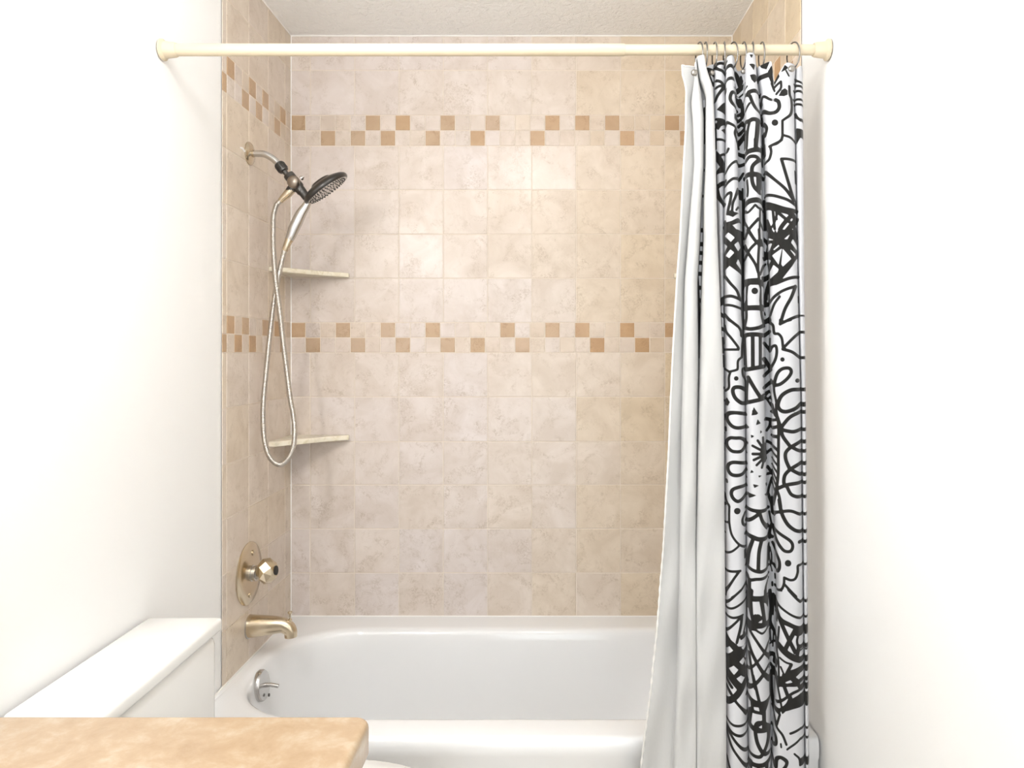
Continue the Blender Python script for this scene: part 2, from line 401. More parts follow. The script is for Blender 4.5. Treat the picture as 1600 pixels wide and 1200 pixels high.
# the round head
nrm = Vector((.585, .165, -.80)).normalized()
HC = P(511.5, 297.5, YS)
b = MB(); b.lathe(HC, -nrm, [(.0675, .001), (.0715, .0), (.0745, .004), (.0745, .009), (.0725, .013), (.066, .0185), (.052, .0245), (.034, .029), (.030, .034), (.020, .036), (0, .0365)], 64)
hd = b.build('spray_head', GUN, sh)
b = MB(); b.lathe(HC-nrm*.0005, nrm, [(.0688, 0), (.0688, .0012), (.060, .0022), (.020, .003), (0, .003)], 64)
fu = nrm.orthogonal().normalized(); fv = nrm.cross(fu); b.mi = 1
for ring, cnt in ((.012, 6), (.022, 12), (.034, 18), (.045, 26), (.053, 32), (.061, 40)):
    for k in range(cnt):
        a = 2*math.pi*k/cnt+ring*40; c = HC+(fu*math.cos(a)+fv*math.sin(a))*ring
        b.lathe(c+nrm*.0015, nrm, [(.0018, 0), (.0016, .002), (.0, .0024)], 8)
b.build('spray_face', [CHROME, RUBBER], hd)
# neck of the head down to the diverter
b = MB(); b.sweep(catmull([P(468, 294, YS), P(474, 302, YS), P(480, 309, YS), P(486, 311, YS)], 6), [.0135]*6+[.0125]*6+[.0125]*6+[.012], 20); b.build('neck', GUN, sh)
# handle
hp = catmull([P(484, 310, YS-.004), P(478, 322, YS-.004), P(471, 333, YS-.004), P(464.5, 346, YS-.004), P(459, 358, YS-.004), P(455, 368, YS-.004), P(451.5, 375, YS-.004)], 6)
rr = [.0095, .0120, .0150, .0165, .0160, .0140, .0118]
rad = [float(np.interp(i/(len(hp)-1)*6, range(7), rr)) for i in range(len(hp))]
b = MB(); b.sweep(hp, rad, 28); b.build('handle', CHROME, sh)
b = MB(); b.sweep([P(451.5, 375.5, YS-.004), P(449.5, 380, YS-.004), P(446, 389, YS-.004), P(444.5, 392.5, YS-.004)], [.0112, .0108, .0092, .0075], 24)
b.sweep([P(452, 374.3, YS-.004), P(451.3, 376, YS-.004)], .0122, 24); b.build('handle_collar', NICKEL, sh)
b = MB(); b.sweep([P(455.5, 296, YS), P(449, 303.5, YS), P(441, 311, YS), P(438, 314.5, YS)], [.0130, .0125, .0095, .0085], 24); b.build('hose_connector', NICKEL, sh)
hose = [(438, 314, -.0), (432, 321, 0), (428.5, 332, -.002), (427, 345, -.004), (427, 385, -.008), (429.5, 425, -.012), (431.5, 445, -.014), (437.5, 490, -.014), (442, 531, -.012), (450.3, 597, -.008), (454, 625, -.006), (458.5, 650, -.005),
        (460.5, 676, -.006), (458, 699, -.006), (450.6, 716, -.004), (438, 726, 0), (424, 718, .004), (415, 697, .005), (411.5, 667, .006), (411.5, 629, .006), (417, 569, .004), (422.5, 516, .003), (428.5, 469, .002), (435.6, 430, .0), (442, 402, -.003), (445, 391, -.004)]
hc = catmull([P(x, y, YS+dy) for x, y, dy in hose], 30)
# resample evenly and corrugate
seg = [0]
for p, q in zip(hc, hc[1:]): seg.append(seg[-1]+(q-p).length)
tot = seg[-1]; cnt = int(tot/.00115); hs = []
arr = np.array([list(p) for p in hc]); sg = np.array(seg)
tt = np.linspace(0, tot, cnt); hx = np.stack([np.interp(tt, sg, arr[:, k]) for k in range(3)], 1)
rad = [.0075+.0008*math.sin(2*math.pi*t/.0042) for t in tt]
b = MB(); b.sweep([tuple(p) for p in hx], rad, 12); b.build('hose', mat('hose_steel', srgb(192, 187, 180), .3, 1), sh, angle=80)
# dab of caulk by the flange
b = MB(); b.sweep([Fl+Vector((-.001, -.034, -.002)), Fl+Vector((-.001, -.050, .002)), Fl+Vector((-.001, -.064, 0))], [.004, .0035, .002], 10); b.build('trim_8', CAULK, kind='structure')

# ------------------------------------------------------------------ valve and spout
VC = Vector((XL+.002, YS-.004, P(390, 895, YS).z))
va = thing('shower_valve', VC, 'round brushed nickel valve plate with faceted knob on the left wall', 'faucet')
b = MB(); b.lathe(VC, (1, 0, 0), [(.0915, 0), (.0915, .002), (.088, .0055), (.06, .009), (.032, .0115), (0, .012)], 64)
ep = b.build('escutcheon', GOLD, va)
for dy_, dz_ in ((-.012, -.060), (.01, .058)):
    b = MB(); b.lathe(VC+Vector((.008, dy_, dz_)), (1, 0, 0), [(.008, 0), (.008, .003), (.005, .005), (0, .0053)], 20); b.build('screw_cap', NICKEL, ep)
b = MB(); b.lathe(VC+Vector((.010, 0, 0)), (1, 0, 0), [(.024, 0), (.024, .003), (.021, .004), (.021, .010), (.023, .011), (.023, .015), (.018, .016), (.018, .024), (.014, .028)], 36); b.build('stem_collar', CHROME, va)
kc = VC+Vector((.026, -.002, .005)); kd = Vector((1, -.10, .10)).normalized(); n6 = 7
prof = [(.013, 0), (.023, .007), (.0375, .024), (.0375, .038), (.025, .054), (.018, .058)]
u = kd.orthogonal().normalized(); v = kd.cross(u); vs = []; fs = []
for j, (r, h) in enumerate(prof):
    for k in range(n6):
        a = 2*math.pi*(k+.5*(j % 2))/n6; vs.append(kc+kd*h+(u*math.cos(a)+v*math.sin(a))*r)
for j in range(len(prof)-1):
    for k in range(n6):
        k2 = (k+1) % n6
        A, B, Cc, D = j*n6+k, j*n6+k2, (j+1)*n6+k, (j+1)*n6+k2
        if j % 2 == 0: fs += [(A, B, Cc), (B, D, Cc)]
        else: fs += [(A, D, Cc), (A, B, D)]
fs.append(tuple(range(n6))[::-1]); fs.append(tuple(range((len(prof)-1)*n6, len(prof)*n6)))
b = MB(); b.add(vs, fs); kn = b.build('faceted_knob', GOLD, va, smooth=False)
b = MB(); b.lathe(kc+kd*.0575, kd, [(.0135, 0), (.0135, .002), (.0115, .0025), (0, .001)], 24); b.build('knob_cap', RUBBER, kn)

SP = Vector((XL+.002, YS, P(390, 979, YS).z))
spt = thing('tub_spout', SP, 'warm nickel tub spout with small diverter pull above the tub rim', 'faucet')
pth = [(0, .0015), (.012, .0015), (.04, .003), (.07, .005), (.092, .005), (.106, .002), (.117, -.006), (.1225, -.016), (.1235, -.030)]
rr = [.0335, .0325, .0300, .0262, .0232, .0215, .0205, .0190, .0180]
pp = catmull([SP+Vector((x, 0, z)) for x, z in pth], 6); rad = [float(np.interp(i/(len(pp)-1)*(len(rr)-1), range(len(rr)), rr)) for i in range(len(pp))]
b = MB(); b.sweep(pp, rad, 36)
sb_ = b.build('spout_body', GOLD, spt)
b = MB(); b.lathe(SP, (1, 0, 0), [(.0345, 0), (.0345, .0025), (.033, .0032)], 36); b.build('base_ring', CHROME, spt)
b = MB(); b.lathe(SP+Vector((.121, 0, .012)), (0, 0, 1), [(.006, 0), (.0055, .010), (.0028, .012), (.0028, .024), (.006, .027), (.007, .031), (.005, .033), (.0, .0334)], 20); b.build('diverter_pull', NICKEL, spt)

# ------------------------------------------------------------------ curtain rod and rings
YR = -.86
RZ = P(800, 78, YR).z
rod = thing('curtain_rod', (XL, YR, RZ), 'cream tension rod spanning the tub alcove, two telescoping tubes', 'curtain rod')
xj = P(976, 78, YR).x
b = MB(); b.lathe((XL+.015, YR, RZ), (1, 0, 0), [(.0138, 0), (.0138, xj-XL-.017), (.0128, xj-XL-.015)], 40); b.build('outer_tube', CREAM, rod)
b = MB(); b.lathe((xj-.01, YR, RZ), (1, 0, 0), [(.0119, 0), (.0119, XR-xj-.005)], 40); b.build('inner_tube', CREAM, rod)
for x, s_ in ((XL, 1), (XR, -1)):
    b = MB(); b.lathe((x+s_*.001, YR, RZ), (s_, 0, 0), [(.024, 0), (.024, .004), (.019, .008), (.0165, .03), (.015, .034)], 32); b.build('end_cap', CREAM, rod)

def ring_mesh():
    b = MB(); pts = []
    for k in range(49):
        a = 2*math.pi*k/48
        pts.append((0, .0185*math.sin(a), -.0125+.0295*math.cos(a)))
    b.sweep(pts, .0017, 10, caps=False); return b
ring_px = [(1092.5, 14), (1102, 2), (1116.5, 4), (1131.5, -8), (1145, 22), (1161.5, 6), (1176, -10), (1190, 5), (1239.5, 30)]
ring_lab = ['steel ring at the white liner corner, leftmost on the cream rod', 'steel ring second from the left on the rod, by the white fold', 'steel ring third from the left on the rod, left of the zigzag pleat',
            'steel ring fourth from the left on the rod, above the zigzag pleat', 'steel ring fifth from the left, turned to show its loop', 'steel ring sixth from the left, left of the triangle pleat',
            'steel ring seventh from the left, above the pleat of small triangles', 'steel ring eighth from the left, just right of the triangle pleat', 'steel ring alone at the far right of the rod']
r0 = None
for (px, rz), lb in zip(ring_px, ring_lab):
    if r0 is None: r0 = ring_mesh().build('curtain_ring', STEEL); o = r0
    else: o = r0.copy(); C.objects.link(o)
    o.location = (P(px, 78, YR).x, YR, RZ); o.rotation_euler = (0, 0, math.radians(rz)); tag(o, lb, 'curtain ring', 'steel rings on the shower rod')

# ------------------------------------------------------------------ printed curtain
# The print, with some crease shade, is drawn with brush strokes on the flat cloth plane (units: 1/8 of a photo pixel, tile offsets in TILE_Y);
# a signed distance to the nearest brush edge is stored on the cloth as the attribute "ink".
TILE_Y = {1: 80, 2: 220, 3: 360, 4: 500, 5: 640, 6: 780, 7: 920, 8: 1050}
# entries: (tile, 's', width, points) stroke / 'p' filled shape / 'e' unprinted shape / 'd' dot (x, y, r)
INKS = [
 (1,'p',[(-60,150),(45,190),(50,300),(45,400),(20,400),(-20,300),(-60,260)]),(1,'e',[(0,255),(40,290),(35,345)]),
 (1,'s',32,[(70,150),(120,130),(200,125)]),(1,'s',36,[(60,130),(65,180),(100,210),(150,225),(185,260)]),
 (1,'s',34,[(75,350),(130,370),(175,410)]),(1,'s',30,[(70,440),(120,420),(175,410)]),(1,'s',34,[(175,420),(140,470),(90,540),(60,600)]),
 (1,'p',[(80,715),(180,610),(180,760)]),(1,'p',[(60,820),(190,825),(190,880),(130,920),(100,970),(65,940)]),(1,'e',[(58,850),(82,855),(78,880),(60,872)]),
 (1,'s',16,[(65,940),(70,1000),(72,1200)]),(1,'p',[(135,970),(185,935),(185,1000)]),(1,'s',28,[(75,1088),(182,1090)]),
 (1,'s',24,[(215,60),(292,38)]),(1,'s',44,[(205,205),(250,190),(297,205)]),(1,'s',40,[(200,365),(240,350),(282,345)]),(1,'s',20,[(196,460),(192,505)]),
 (1,'s',38,[(310,510),(265,530),(247,600),(270,660),(325,702)]),(1,'s',36,[(318,798),(318,845)]),(1,'s',30,[(195,880),(250,920),(325,960)]),
 (1,'s',28,[(320,975),(305,1040),(335,1120),(350,1180)]),(1,'s',16,[(195,930),(205,900)]),
 (1,'p',[(300,190),(345,230),(400,370),(440,370),(430,410),(330,490),(290,440),(350,400),(300,260)]),(1,'s',26,[(380,260),(400,340)]),
 (1,'s',50,[(330,560),(365,630)]),(1,'s',44,[(370,560),(400,660),(400,770)]),(1,'s',30,[(335,760),(400,710)]),(1,'s',32,[(340,830),(400,780)]),
 (1,'s',34,[(345,900),(400,840)]),(1,'s',38,[(350,1000),(430,920)]),(1,'s',56,[(345,1120),(430,1010)]),(1,'s',20,[(360,520),(460,450)]),
 (1,'s',40,[(445,545),(480,570)]),(1,'s',26,[(440,740),(490,670)]),
 (1,'p',[(490,70),(530,68),(512,110)]),(1,'p',[(485,185),(555,182),(540,255)]),(1,'p',[(495,320),(575,305),(578,360),(550,410),(515,375)]),
 (1,'s',46,[(478,530),(540,510),(612,505)]),(1,'s',40,[(495,580),(530,670),(575,730),(622,748)]),(1,'s',30,[(632,590),(640,650)]),
 (1,'s',48,[(390,860),(470,890),(530,870),(630,860)]),(1,'s',30,[(490,900),(465,1020),(455,1200)]),(1,'s',50,[(590,900),(580,1050),(565,1200)]),(1,'s',10,[(435,920),(430,1200)]),
 (1,'s',56,[(590,320),(650,310),(720,290)]),(1,'p',[(620,170),(740,130),(700,220),(640,200)]),(1,'p',[(720,250),(770,170),(785,260),(770,300),(790,360),(780,440),(730,320)]),
 (1,'s',26,[(765,400),(800,500)]),(1,'s',30,[(630,620),(650,560),(680,560),(740,600),(800,615)]),(1,'s',44,[(815,612),(850,640),(860,710),(820,765),(740,780),(660,735)]),
 (1,'d',(805,905,39)),(1,'s',34,[(670,890),(705,960),(685,1050)]),(1,'s',30,[(660,1000),(665,1200)]),(1,'s',24,[(640,780),(650,850)]),
 (1,'p',[(795,390),(850,285),(862,320),(800,425)]),(1,'s',26,[(880,385),(850,410),(800,455)]),(1,'s',26,[(882,390),(880,470),(825,540)]),
 (1,'p',[(855,565),(890,500),(930,474),(960,495),(962,550),(920,572)]),(1,'p',[(885,262),(930,175),(972,210),(940,232)]),(1,'s',16,[(945,245),(980,310)]),
 (1,'s',28,[(985,440),(990,540),(1010,600),(1015,720),(990,810),(900,880)]),(1,'s',28,[(900,880),(900,1060)]),(1,'s',26,[(900,1060),(990,1080),(1055,1120)]),
 (1,'s',30,[(905,1060),(870,1140),(740,1197)]),
 (1,'s',24,[(1060,325),(1080,355),(1125,375)]),(1,'s',28,[(1052,395),(1080,418),(1125,425)]),(1,'s',28,[(1046,480),(1125,490)]),(1,'s',26,[(1040,588),(1125,592)]),
 (1,'s',26,[(1050,645),(1125,655)]),(1,'s',30,[(1058,760),(1085,815),(1125,850)]),(1,'p',[(1072,950),(1125,960),(1125,1060),(1080,1150)]),
 (2,'p',[(75,100),(120,160),(180,260),(175,370),(80,400),(75,360),(120,310),(75,230)]),(2,'s',26,[(130,165),(182,140)]),(2,'s',50,[(85,570),(130,530),(182,500)]),
 (2,'s',44,[(85,600),(110,700),(175,800)]),(2,'s',14,[(75,380),(78,560)]),
 (2,'s',34,[(225,110),(210,140)]),(2,'s',26,[(335,250),(260,310),(190,400)]),(2,'s',32,[(190,560),(270,500),(340,470),(410,370)]),
 (2,'p',[(345,100),(440,130),(440,178),(345,150)]),(2,'s',40,[(345,275),(420,255)]),(2,'s',32,[(180,700),(230,670),(260,675),(250,760),(225,870),(215,930)]),
 (2,'s',28,[(345,600),(310,720),(280,800),(270,900)]),(2,'p',[(205,940),(260,880),(300,910),(352,910),(280,970)]),(2,'s',18,[(350,830),(320,880)]),
 (2,'s',50,[(190,1060),(270,1045),(350,1000)]),(2,'s',30,[(180,1010),(200,1100)]),(2,'s',70,[(190,1080),(260,1110),(340,1200)]),
 (2,'s',40,[(362,600),(370,690)]),(2,'s',22,[(402,560),(410,1200)]),  # second stroke: dark crease, print and fold shade together
 (2,'s',58,[(435,165),(500,140),(632,115)]),(2,'s',20,[(455,0),(455,120)]),(2,'s',50,[(567,0),(567,110)]),(2,'s',42,[(442,262),(490,218),(560,212),(620,240)]),
 (2,'s',44,[(595,260),(530,330),(517,400),(522,520),(550,600),(610,660)]),(2,'s',60,[(440,442),(630,435)]),(2,'s',22,[(460,500),(470,620),(465,700)]),
 (2,'s',50,[(598,480),(600,640)]),(2,'s',10,[(628,480),(628,600)]),(2,'s',62,[(435,795),(500,765),(600,755),(660,770)]),
 (2,'s',26,[(430,870),(470,905),(530,850),(560,820),(600,850),(650,850)]),(2,'s',32,[(600,985),(490,1110),(440,1200)]),(2,'s',20,[(430,1010),(480,1120),(520,1200)]),
 (2,'s',18,[(620,870),(610,1200)]),(2,'s',20,[(610,1000),(650,1100)]),(2,'s',16,[(430,700),(420,900),(430,1010)]),
 (2,'s',24,[(642,50),(645,280)]),(2,'s',28,[(672,40),(680,180)]),(2,'s',44,[(640,425),(668,440)]),(2,'s',38,[(668,720),(680,860),(682,1080)]),
 (2,'s',30,[(890,0),(830,50),(755,75),(760,150),(735,240),(690,272)]),(2,'s',30,[(1057,235),(960,235),(885,240)]),(2,'s',36,[(888,245),(960,480),(1040,740)]),
 (2,'s',36,[(682,380),(780,480),(930,600),(1040,745)]),(2,'s',34,[(692,675),(850,710),(960,740),(1060,800)]),(2,'s',46,[(690,780),(800,820),(920,855),(1078,880)]),
 (2,'s',14,[(1055,360),(1062,520)]),
 (2,'s',56,[(700,830),(850,870),(1000,910),(1070,990)]),(2,'s',30,[(780,860),(790,980),(810,1180)]),(2,'s',26,[(840,900),(790,1050),(750,1100)]),
 (2,'s',56,[(700,1000),(765,1180)]),(2,'s',36,[(850,910),(960,1000),(1040,1060)]),(2,'s',50,[(1000,950),(890,1080),(840,1190)]),(2,'s',64,[(1075,985),(970,1120),(910,1190)]),
 (2,'s',40,[(1050,1090),(1072,1200)]),(2,'s',20,[(820,900),(830,990)]),(2,'s',16,[(1060,740),(1075,880)]),
 (3,'p',[(168,0),(375,0),(395,560),(310,500),(240,450),(185,500),(170,470)]),(3,'e',[(185,75),(225,45),(300,105),(255,155)]),(3,'e',[(300,195),(345,150),(372,210),(345,262)]),
 (3,'e',[(195,320),(250,255),(295,290),(235,352)]),(3,'e',[(166,150),(210,210),(170,282)]),(3,'e',[(325,420),(345,370),(375,440),(378,485)]),
 (3,'s',18,[(180,430),(178,500),(185,570)]),(3,'s',32,[(180,570),(250,670),(330,760),(370,870)]),(3,'s',34,[(175,830),(270,830),(388,872)]),(3,'s',28,[(175,932),(270,945),(400,985)]),
 (3,'s',32,[(180,1050),(240,1120),(340,1200)]),(3,'s',14,[(170,960),(175,1200)]),(3,'s',34,[(390,0),(400,300),(405,600),(400,1000),(415,1200)]),  # last stroke: same crease, black print with fold shade drawn as ink
 (3,'p',[(122,850),(177,810),(177,910),(122,950)]),(3,'p',[(122,1012),(177,1060),(177,1110),(130,1070)]),
 (3,'s',36,[(470,0),(560,140),(620,160)]),(3,'s',20,[(440,100),(480,10)]),(3,'s',28,[(605,0),(612,120),(600,300),(595,480),(605,600)]),(3,'p',[(560,140),(640,110),(660,190),(600,220)]),
 (3,'s',32,[(580,160),(500,240),(470,290),(430,360)]),(3,'s',32,[(430,180),(470,280),(560,430),(595,530)]),(3,'s',22,[(620,560),(660,440),(690,400)]),
 (3,'p',[(425,615),(600,605),(660,640),(664,1005),(410,1003)]),(3,'e',[(480,705),(500,692),(600,692),(614,740),(605,880),(610,938),(470,940),(468,830)]),(3,'e',[(420,740),(440,700),(440,870),(425,905)]),
 (3,'e',[(640,700),(662,720),(660,930),(645,920)]),(3,'d',(553,765,38)),(3,'s',28,[(452,1000),(452,1100),(432,1200)]),(3,'s',28,[(632,1000),(642,1080),(662,1150)]),
 (3,'p',[(665,60),(715,100),(722,330),(670,360)]),(3,'e',[(670,120),(705,170),(690,240),(668,230)]),(3,'s',44,[(670,340),(720,300)]),(3,'s',60,[(665,600),(740,560)]),(3,'s',46,[(735,640),(705,740),(690,850)]),
 (3,'p',[(665,860),(735,900),(735,940),(665,955)]),(3,'s',16,[(675,1020),(682,1050)]),(3,'s',38,[(665,1140),(738,1092)]),
 (3,'p',[(720,0),(1078,0),(1085,340),(1020,450),(895,610),(815,685),(740,700),(740,560),(715,400)]),
 (3,'e',[(925,115),(990,60),(960,115)]),(3,'e',[(1010,160),(1030,120),(1075,190),(1078,245)]),(3,'e',[(775,320),(890,235),(870,330),(850,430)]),(3,'e',[(905,240),(1008,360),(905,455),(888,430)]),
 (3,'e',[(750,600),(745,520),(790,440),(850,490),(838,525)]),(3,'e',[(715,250),(725,170),(770,170),(740,245)]),(3,'e',[(785,250),(850,190),(860,200),(800,250)]),(3,'e',[(1000,250),(1060,300),(1055,322)]),
 (3,'e',[(730,98),(780,125),(740,122)]),(3,'e',[(778,5),(800,5),(795,28)]),(3,'e',[(815,0),(842,0),(830,32)]),(3,'e',[(725,350),(755,380),(735,412)]),
 (3,'s',36,[(1097,580),(980,605),(815,668)]),(3,'s',32,[(735,910),(800,830),(900,760),(1065,700)]),(3,'s',38,[(1062,700),(1010,840),(930,990),(872,1170)]),(3,'s',34,[(872,1170),(1000,1110),(1107,1065)]),
 (3,'s',28,[(865,830),(800,920),(750,1060)]),(3,'s',14,[(740,700),(735,900)]),(3,'s',14,[(1098,820),(1100,900)]),(3,'s',28,[(740,1140),(780,1180)]),
 (4,'p',[(128,75),(175,105),(175,150),(133,122)]),(4,'s',34,[(152,230),(162,290)]),(4,'s',20,[(150,280),(160,410)]),(4,'s',28,[(162,450),(168,580)]),(4,'d',(167,850,15)),(4,'d',(166,1010,16)),
 (4,'s',28,[(180,70),(200,150),(270,240),(345,340),(347,370)]),(4,'s',26,[(347,370),(260,370),(165,370)]),(4,'s',28,[(228,0),(330,70),(375,130),(385,200)]),
 (4,'s',24,[(410,0),(405,220),(395,330),(390,460)]),(4,'s',26,[(390,465),(345,510),(340,600),(325,622),(250,642)]),(4,'s',24,[(180,610),(245,650)]),(4,'s',26,[(250,650),(232,720),(232,840),(192,885)]),
 (4,'d',(322,728,26)),(4,'s',44,[(432,872),(370,838),(300,842),(280,890),(310,970),(380,1030),(440,1045)]),(4,'p',[(190,1000),(208,968),(242,1025),(220,1067),(190,1062)]),
 (4,'s',38,[(200,1200),(230,1158),(300,1152),(430,1172)]),(4,'s',24,[(430,602),(400,615),(405,690),(440,780),(440,1040)]),
 (4,'s',42,[(435,102),(500,115),(600,100),(662,68)]),(4,'s',24,[(440,0),(432,90)]),(4,'s',50,[(425,212),(460,188),(560,182),(664,192)]),(4,'s',20,[(435,230),(450,600)]),
 (4,'s',44,[(528,200),(530,600)]),(4,'s',36,[(622,200),(622,580)]),(4,'s',14,[(412,250),(430,560)]),(4,'s',48,[(442,622),(540,602),(664,582)]),
 (4,'s',28,[(475,715),(460,850),(455,1020)]),(4,'s',44,[(475,715),(540,830),(625,965)]),(4,'s',46,[(450,1030),(540,1008),(665,982)]),(4,'s',28,[(622,962),(664,935)]),(4,'p',[(542,1085),(592,1162),(572,1175),(515,1182)]),
 (4,'s',50,[(668,22),(738,0)]),(4,'s',46,[(672,190),(738,142)]),(4,'s',40,[(672,290),(740,372)]),(4,'s',20,[(748,230),(742,400)]),(4,'s',54,[(672,490),(740,590)]),(4,'s',42,[(672,700),(755,622)]),(4,'s',44,[(672,850),(758,782)]),
 (4,'p',[(680,910),(740,880),(772,1000),(765,1110),(690,1000)]),(4,'e',[(700,965),(740,925),(755,945),(715,980)]),(4,'e',[(735,1010),(755,1000),(765,1030),(745,1035)]),(4,'s',36,[(772,1060),(790,1130),(815,1190)]),
 (4,'s',30,[(745,30),(785,70),(800,165),(850,175),(892,230),(908,345)]),(4,'s',28,[(870,45),(900,30),(1005,0)]),(4,'s',24,[(870,0),(868,50)]),(4,'s',32,[(1117,150),(1020,240),(912,350)]),(4,'s',34,[(905,365),(1020,400),(1117,472)]),
 (4,'s',32,[(747,390),(775,335),(818,325),(830,400),(810,500),(752,610)]),(4,'d',(900,493,25)),(4,'s',38,[(800,810),(812,740),(845,655),(905,607),(985,602),(1010,650),(970,720),(880,795),(805,818)]),
 (4,'d',(1085,757,25)),(4,'s',26,[(760,750),(790,800),(800,900),(820,1000),(830,1060)]),(4,'s',44,[(1125,870),(1020,870),(925,912),(872,970),(845,1065),(880,1125),(950,1140),(1060,1105),(1125,1050)]),
 (4,'s',28,[(1000,1200),(1120,1150)]),(4,'s',26,[(822,1050),(822,1200)]),
 (5,'s',14,[(175,60),(172,140)]),(5,'s',24,[(194,225),(196,262)]),(5,'s',26,[(205,872),(209,898)]),(5,'d',(170,300,10)),(5,'s',12,[(172,430),(172,520)]),
 (5,'s',40,[(442,62),(380,40),(280,35),(220,60),(212,120),(260,190),(330,220),(442,215)]),(5,'s',38,[(310,345),(250,348),(208,390),(212,450),(260,503),(320,515),(390,505),(433,450),(430,390),(380,348),(310,345)]),
 (5,'s',40,[(447,672),(380,652),(280,647),(228,680),(222,740),(260,793),(330,808),(400,795),(447,750)]),(5,'s',40,[(447,950),(360,952),(285,977),(262,1030),(285,1090),(340,1128),(400,1105),(447,1060)]),
 (5,'s',24,[(180,1050),(200,1130),(240,1200)]),(5,'s',20,[(180,1190),(215,1160)]),
 (5,'p',[(445,180),(490,215),(445,245)]),(5,'p',[(450,395),(475,400),(470,432)]),(5,'p',[(450,515),(465,540),(450,552)]),(5,'p',[(450,640),(462,665),(448,677)]),(5,'p',[(450,830),(465,850),(450,865)]),
 (5,'p',[(525,0),(565,0),(595,42),(520,60)]),(5,'p',[(590,115),(625,165),(570,182)]),(5,'p',[(625,253),(642,275),(622,290)]),(5,'p',[(508,306),(550,320),(512,342)]),
 (5,'s',62,[(665,450),(655,540),(672,630)]),(5,'s',24,[(682,450),(687,640)]),(5,'s',24,[(655,345),(662,440)]),(5,'s',28,[(590,375),(640,450)]),(5,'s',28,[(527,440),(620,490)]),(5,'s',32,[(530,543),(620,543)]),
 (5,'s',30,[(542,618),(620,582)]),(5,'s',28,[(577,683),(640,620)]),(5,'s',26,[(642,718),(665,640)]),
 (5,'p',[(515,743),(541,770),(499,780)]),(5,'p',[(600,813),(637,818),(608,837)]),(5,'p',[(535,920),(606,935),(550,963)]),(5,'p',[(465,1028),(572,1055),(485,1097)]),(5,'s',10,[(692,930),(702,970)]),(5,'p',[(675,1058),(722,1055),(715,1112)]),
 (5,'s',42,[(690,130),(750,140)]),(5,'s',32,[(750,150),(740,220),(702,280)]),(5,'s',34,[(702,415),(770,450),(842,502)]),(5,'s',32,[(702,565),(760,520)]),(5,'s',38,[(712,740),(750,790)]),(5,'s',34,[(712,832),(770,820)]),
 (5,'s',30,[(770,880),(730,1010),(720,1060)]),(5,'s',32,[(720,1080),(760,1180)]),
 (5,'s',34,[(765,35),(815,25)]),(5,'s',32,[(772,135),(835,120)]),(5,'s',38,[(775,232),(850,202)]),(5,'s',40,[(775,335),(850,332)]),(5,'s',24,[(772,530),(845,600)]),(5,'s',22,[(775,620),(845,700)]),(5,'s',22,[(775,700),(842,792)]),
 (5,'s',20,[(780,772),(840,898)]),(5,'s',20,[(780,850),(828,960)]),(5,'s',20,[(770,922),(808,1010)]),(5,'s',32,[(820,0),(850,180),(852,400),(850,600),(848,800),(825,1000),(785,1200)]),
 (5,'s',42,[(835,90),(880,230),(905,330),(995,455)]),(5,'s',42,[(1125,30),(1000,85),(920,170),(872,240)]),(5,'s',42,[(870,240),(960,262),(1040,272),(1125,250)]),
 (5,'s',42,[(1125,400),(1012,462),(942,530),(942,620),(990,735)]),(5,'s',38,[(1012,462),(1060,490),(1125,522)]),(5,'s',42,[(1125,668),(1000,740),(932,810),(917,900),(935,945)]),(5,'s',40,[(1010,745),(1060,775),(1125,812)]),
 (5,'s',42,[(1125,910),(960,932),(830,982)]),(5,'s',40,[(950,940),(1000,1040),(1060,1075),(1125,1087)]),(5,'s',32,[(832,1000),(860,1080),(880,1200)]),(5,'s',38,[(880,8),(950,18),(1040,0)]),
 (6,'d',(335,130,38)),(6,'s',24,[(182,70),(205,45),(235,70),(235,200),(240,300),(270,430),(350,540),(432,602)]),(6,'s',22,[(180,290),(232,270)]),(6,'d',(182,420,12)),
 (6,'s',24,[(190,670),(270,630),(350,570)]),(6,'s',26,[(432,170),(400,240),(405,300),(437,340)]),(6,'s',18,[(430,640),(432,740)]),(6,'s',28,[(180,880),(280,880),(372,875)]),(6,'s',28,[(358,882),(280,990),(205,1120),(188,1200)]),
 (6,'s',24,[(442,1050),(370,1130),(270,1197)]),
 (6,'s',42,[(450,110),(560,130),(715,135)]),(6,'s',42,[(450,270),(520,232),(590,180)]),(6,'s',38,[(620,170),(650,260),(715,370)]),(6,'s',52,[(448,435),(520,452),(600,478),(715,482)]),
 (6,'s',42,[(530,490),(485,640),(465,800)]),(6,'s',42,[(640,490),(607,640),(598,860)]),(6,'s',16,[(717,600),(707,860)]),(6,'s',40,[(450,832),(540,865),(630,876),(715,865)]),(6,'s',36,[(462,940),(490,990),(580,970),(715,962)]),
 (6,'s',40,[(490,990),(490,1100),(510,1200)]),(6,'s',28,[(450,1080),(480,1140)]),(6,'s',24,[(717,1020),(690,1090),(690,1200)]),(6,'s',22,[(450,1190),(720,1195)]),
 (6,'s',28,[(727,0),(760,100),(772,200)]),(6,'s',18,[(772,0),(780,150)]),(6,'s',24,[(732,190),(760,330)]),(6,'s',38,[(765,350),(740,440),(740,520)]),(6,'s',44,[(735,500),(770,508)]),(6,'s',14,[(730,580),(740,800),(770,960)]),
 (6,'s',14,[(742,640),(768,760),(770,860)]),(6,'s',24,[(772,1100),(774,1145)]),
 (6,'s',42,[(860,0),(880,120),(910,210),(970,310),(1050,375),(1125,402)]),(6,'s',36,[(785,212),(820,162),(900,142),(1020,142),(1125,185)]),
 (6,'s',36,[(782,360),(880,430),(1000,512),(1028,580),(1000,638),(930,640),(870,580),(820,490),(790,390)]),(6,'s',34,[(777,580),(820,670),(862,770),(862,860),(830,910),(790,860)]),
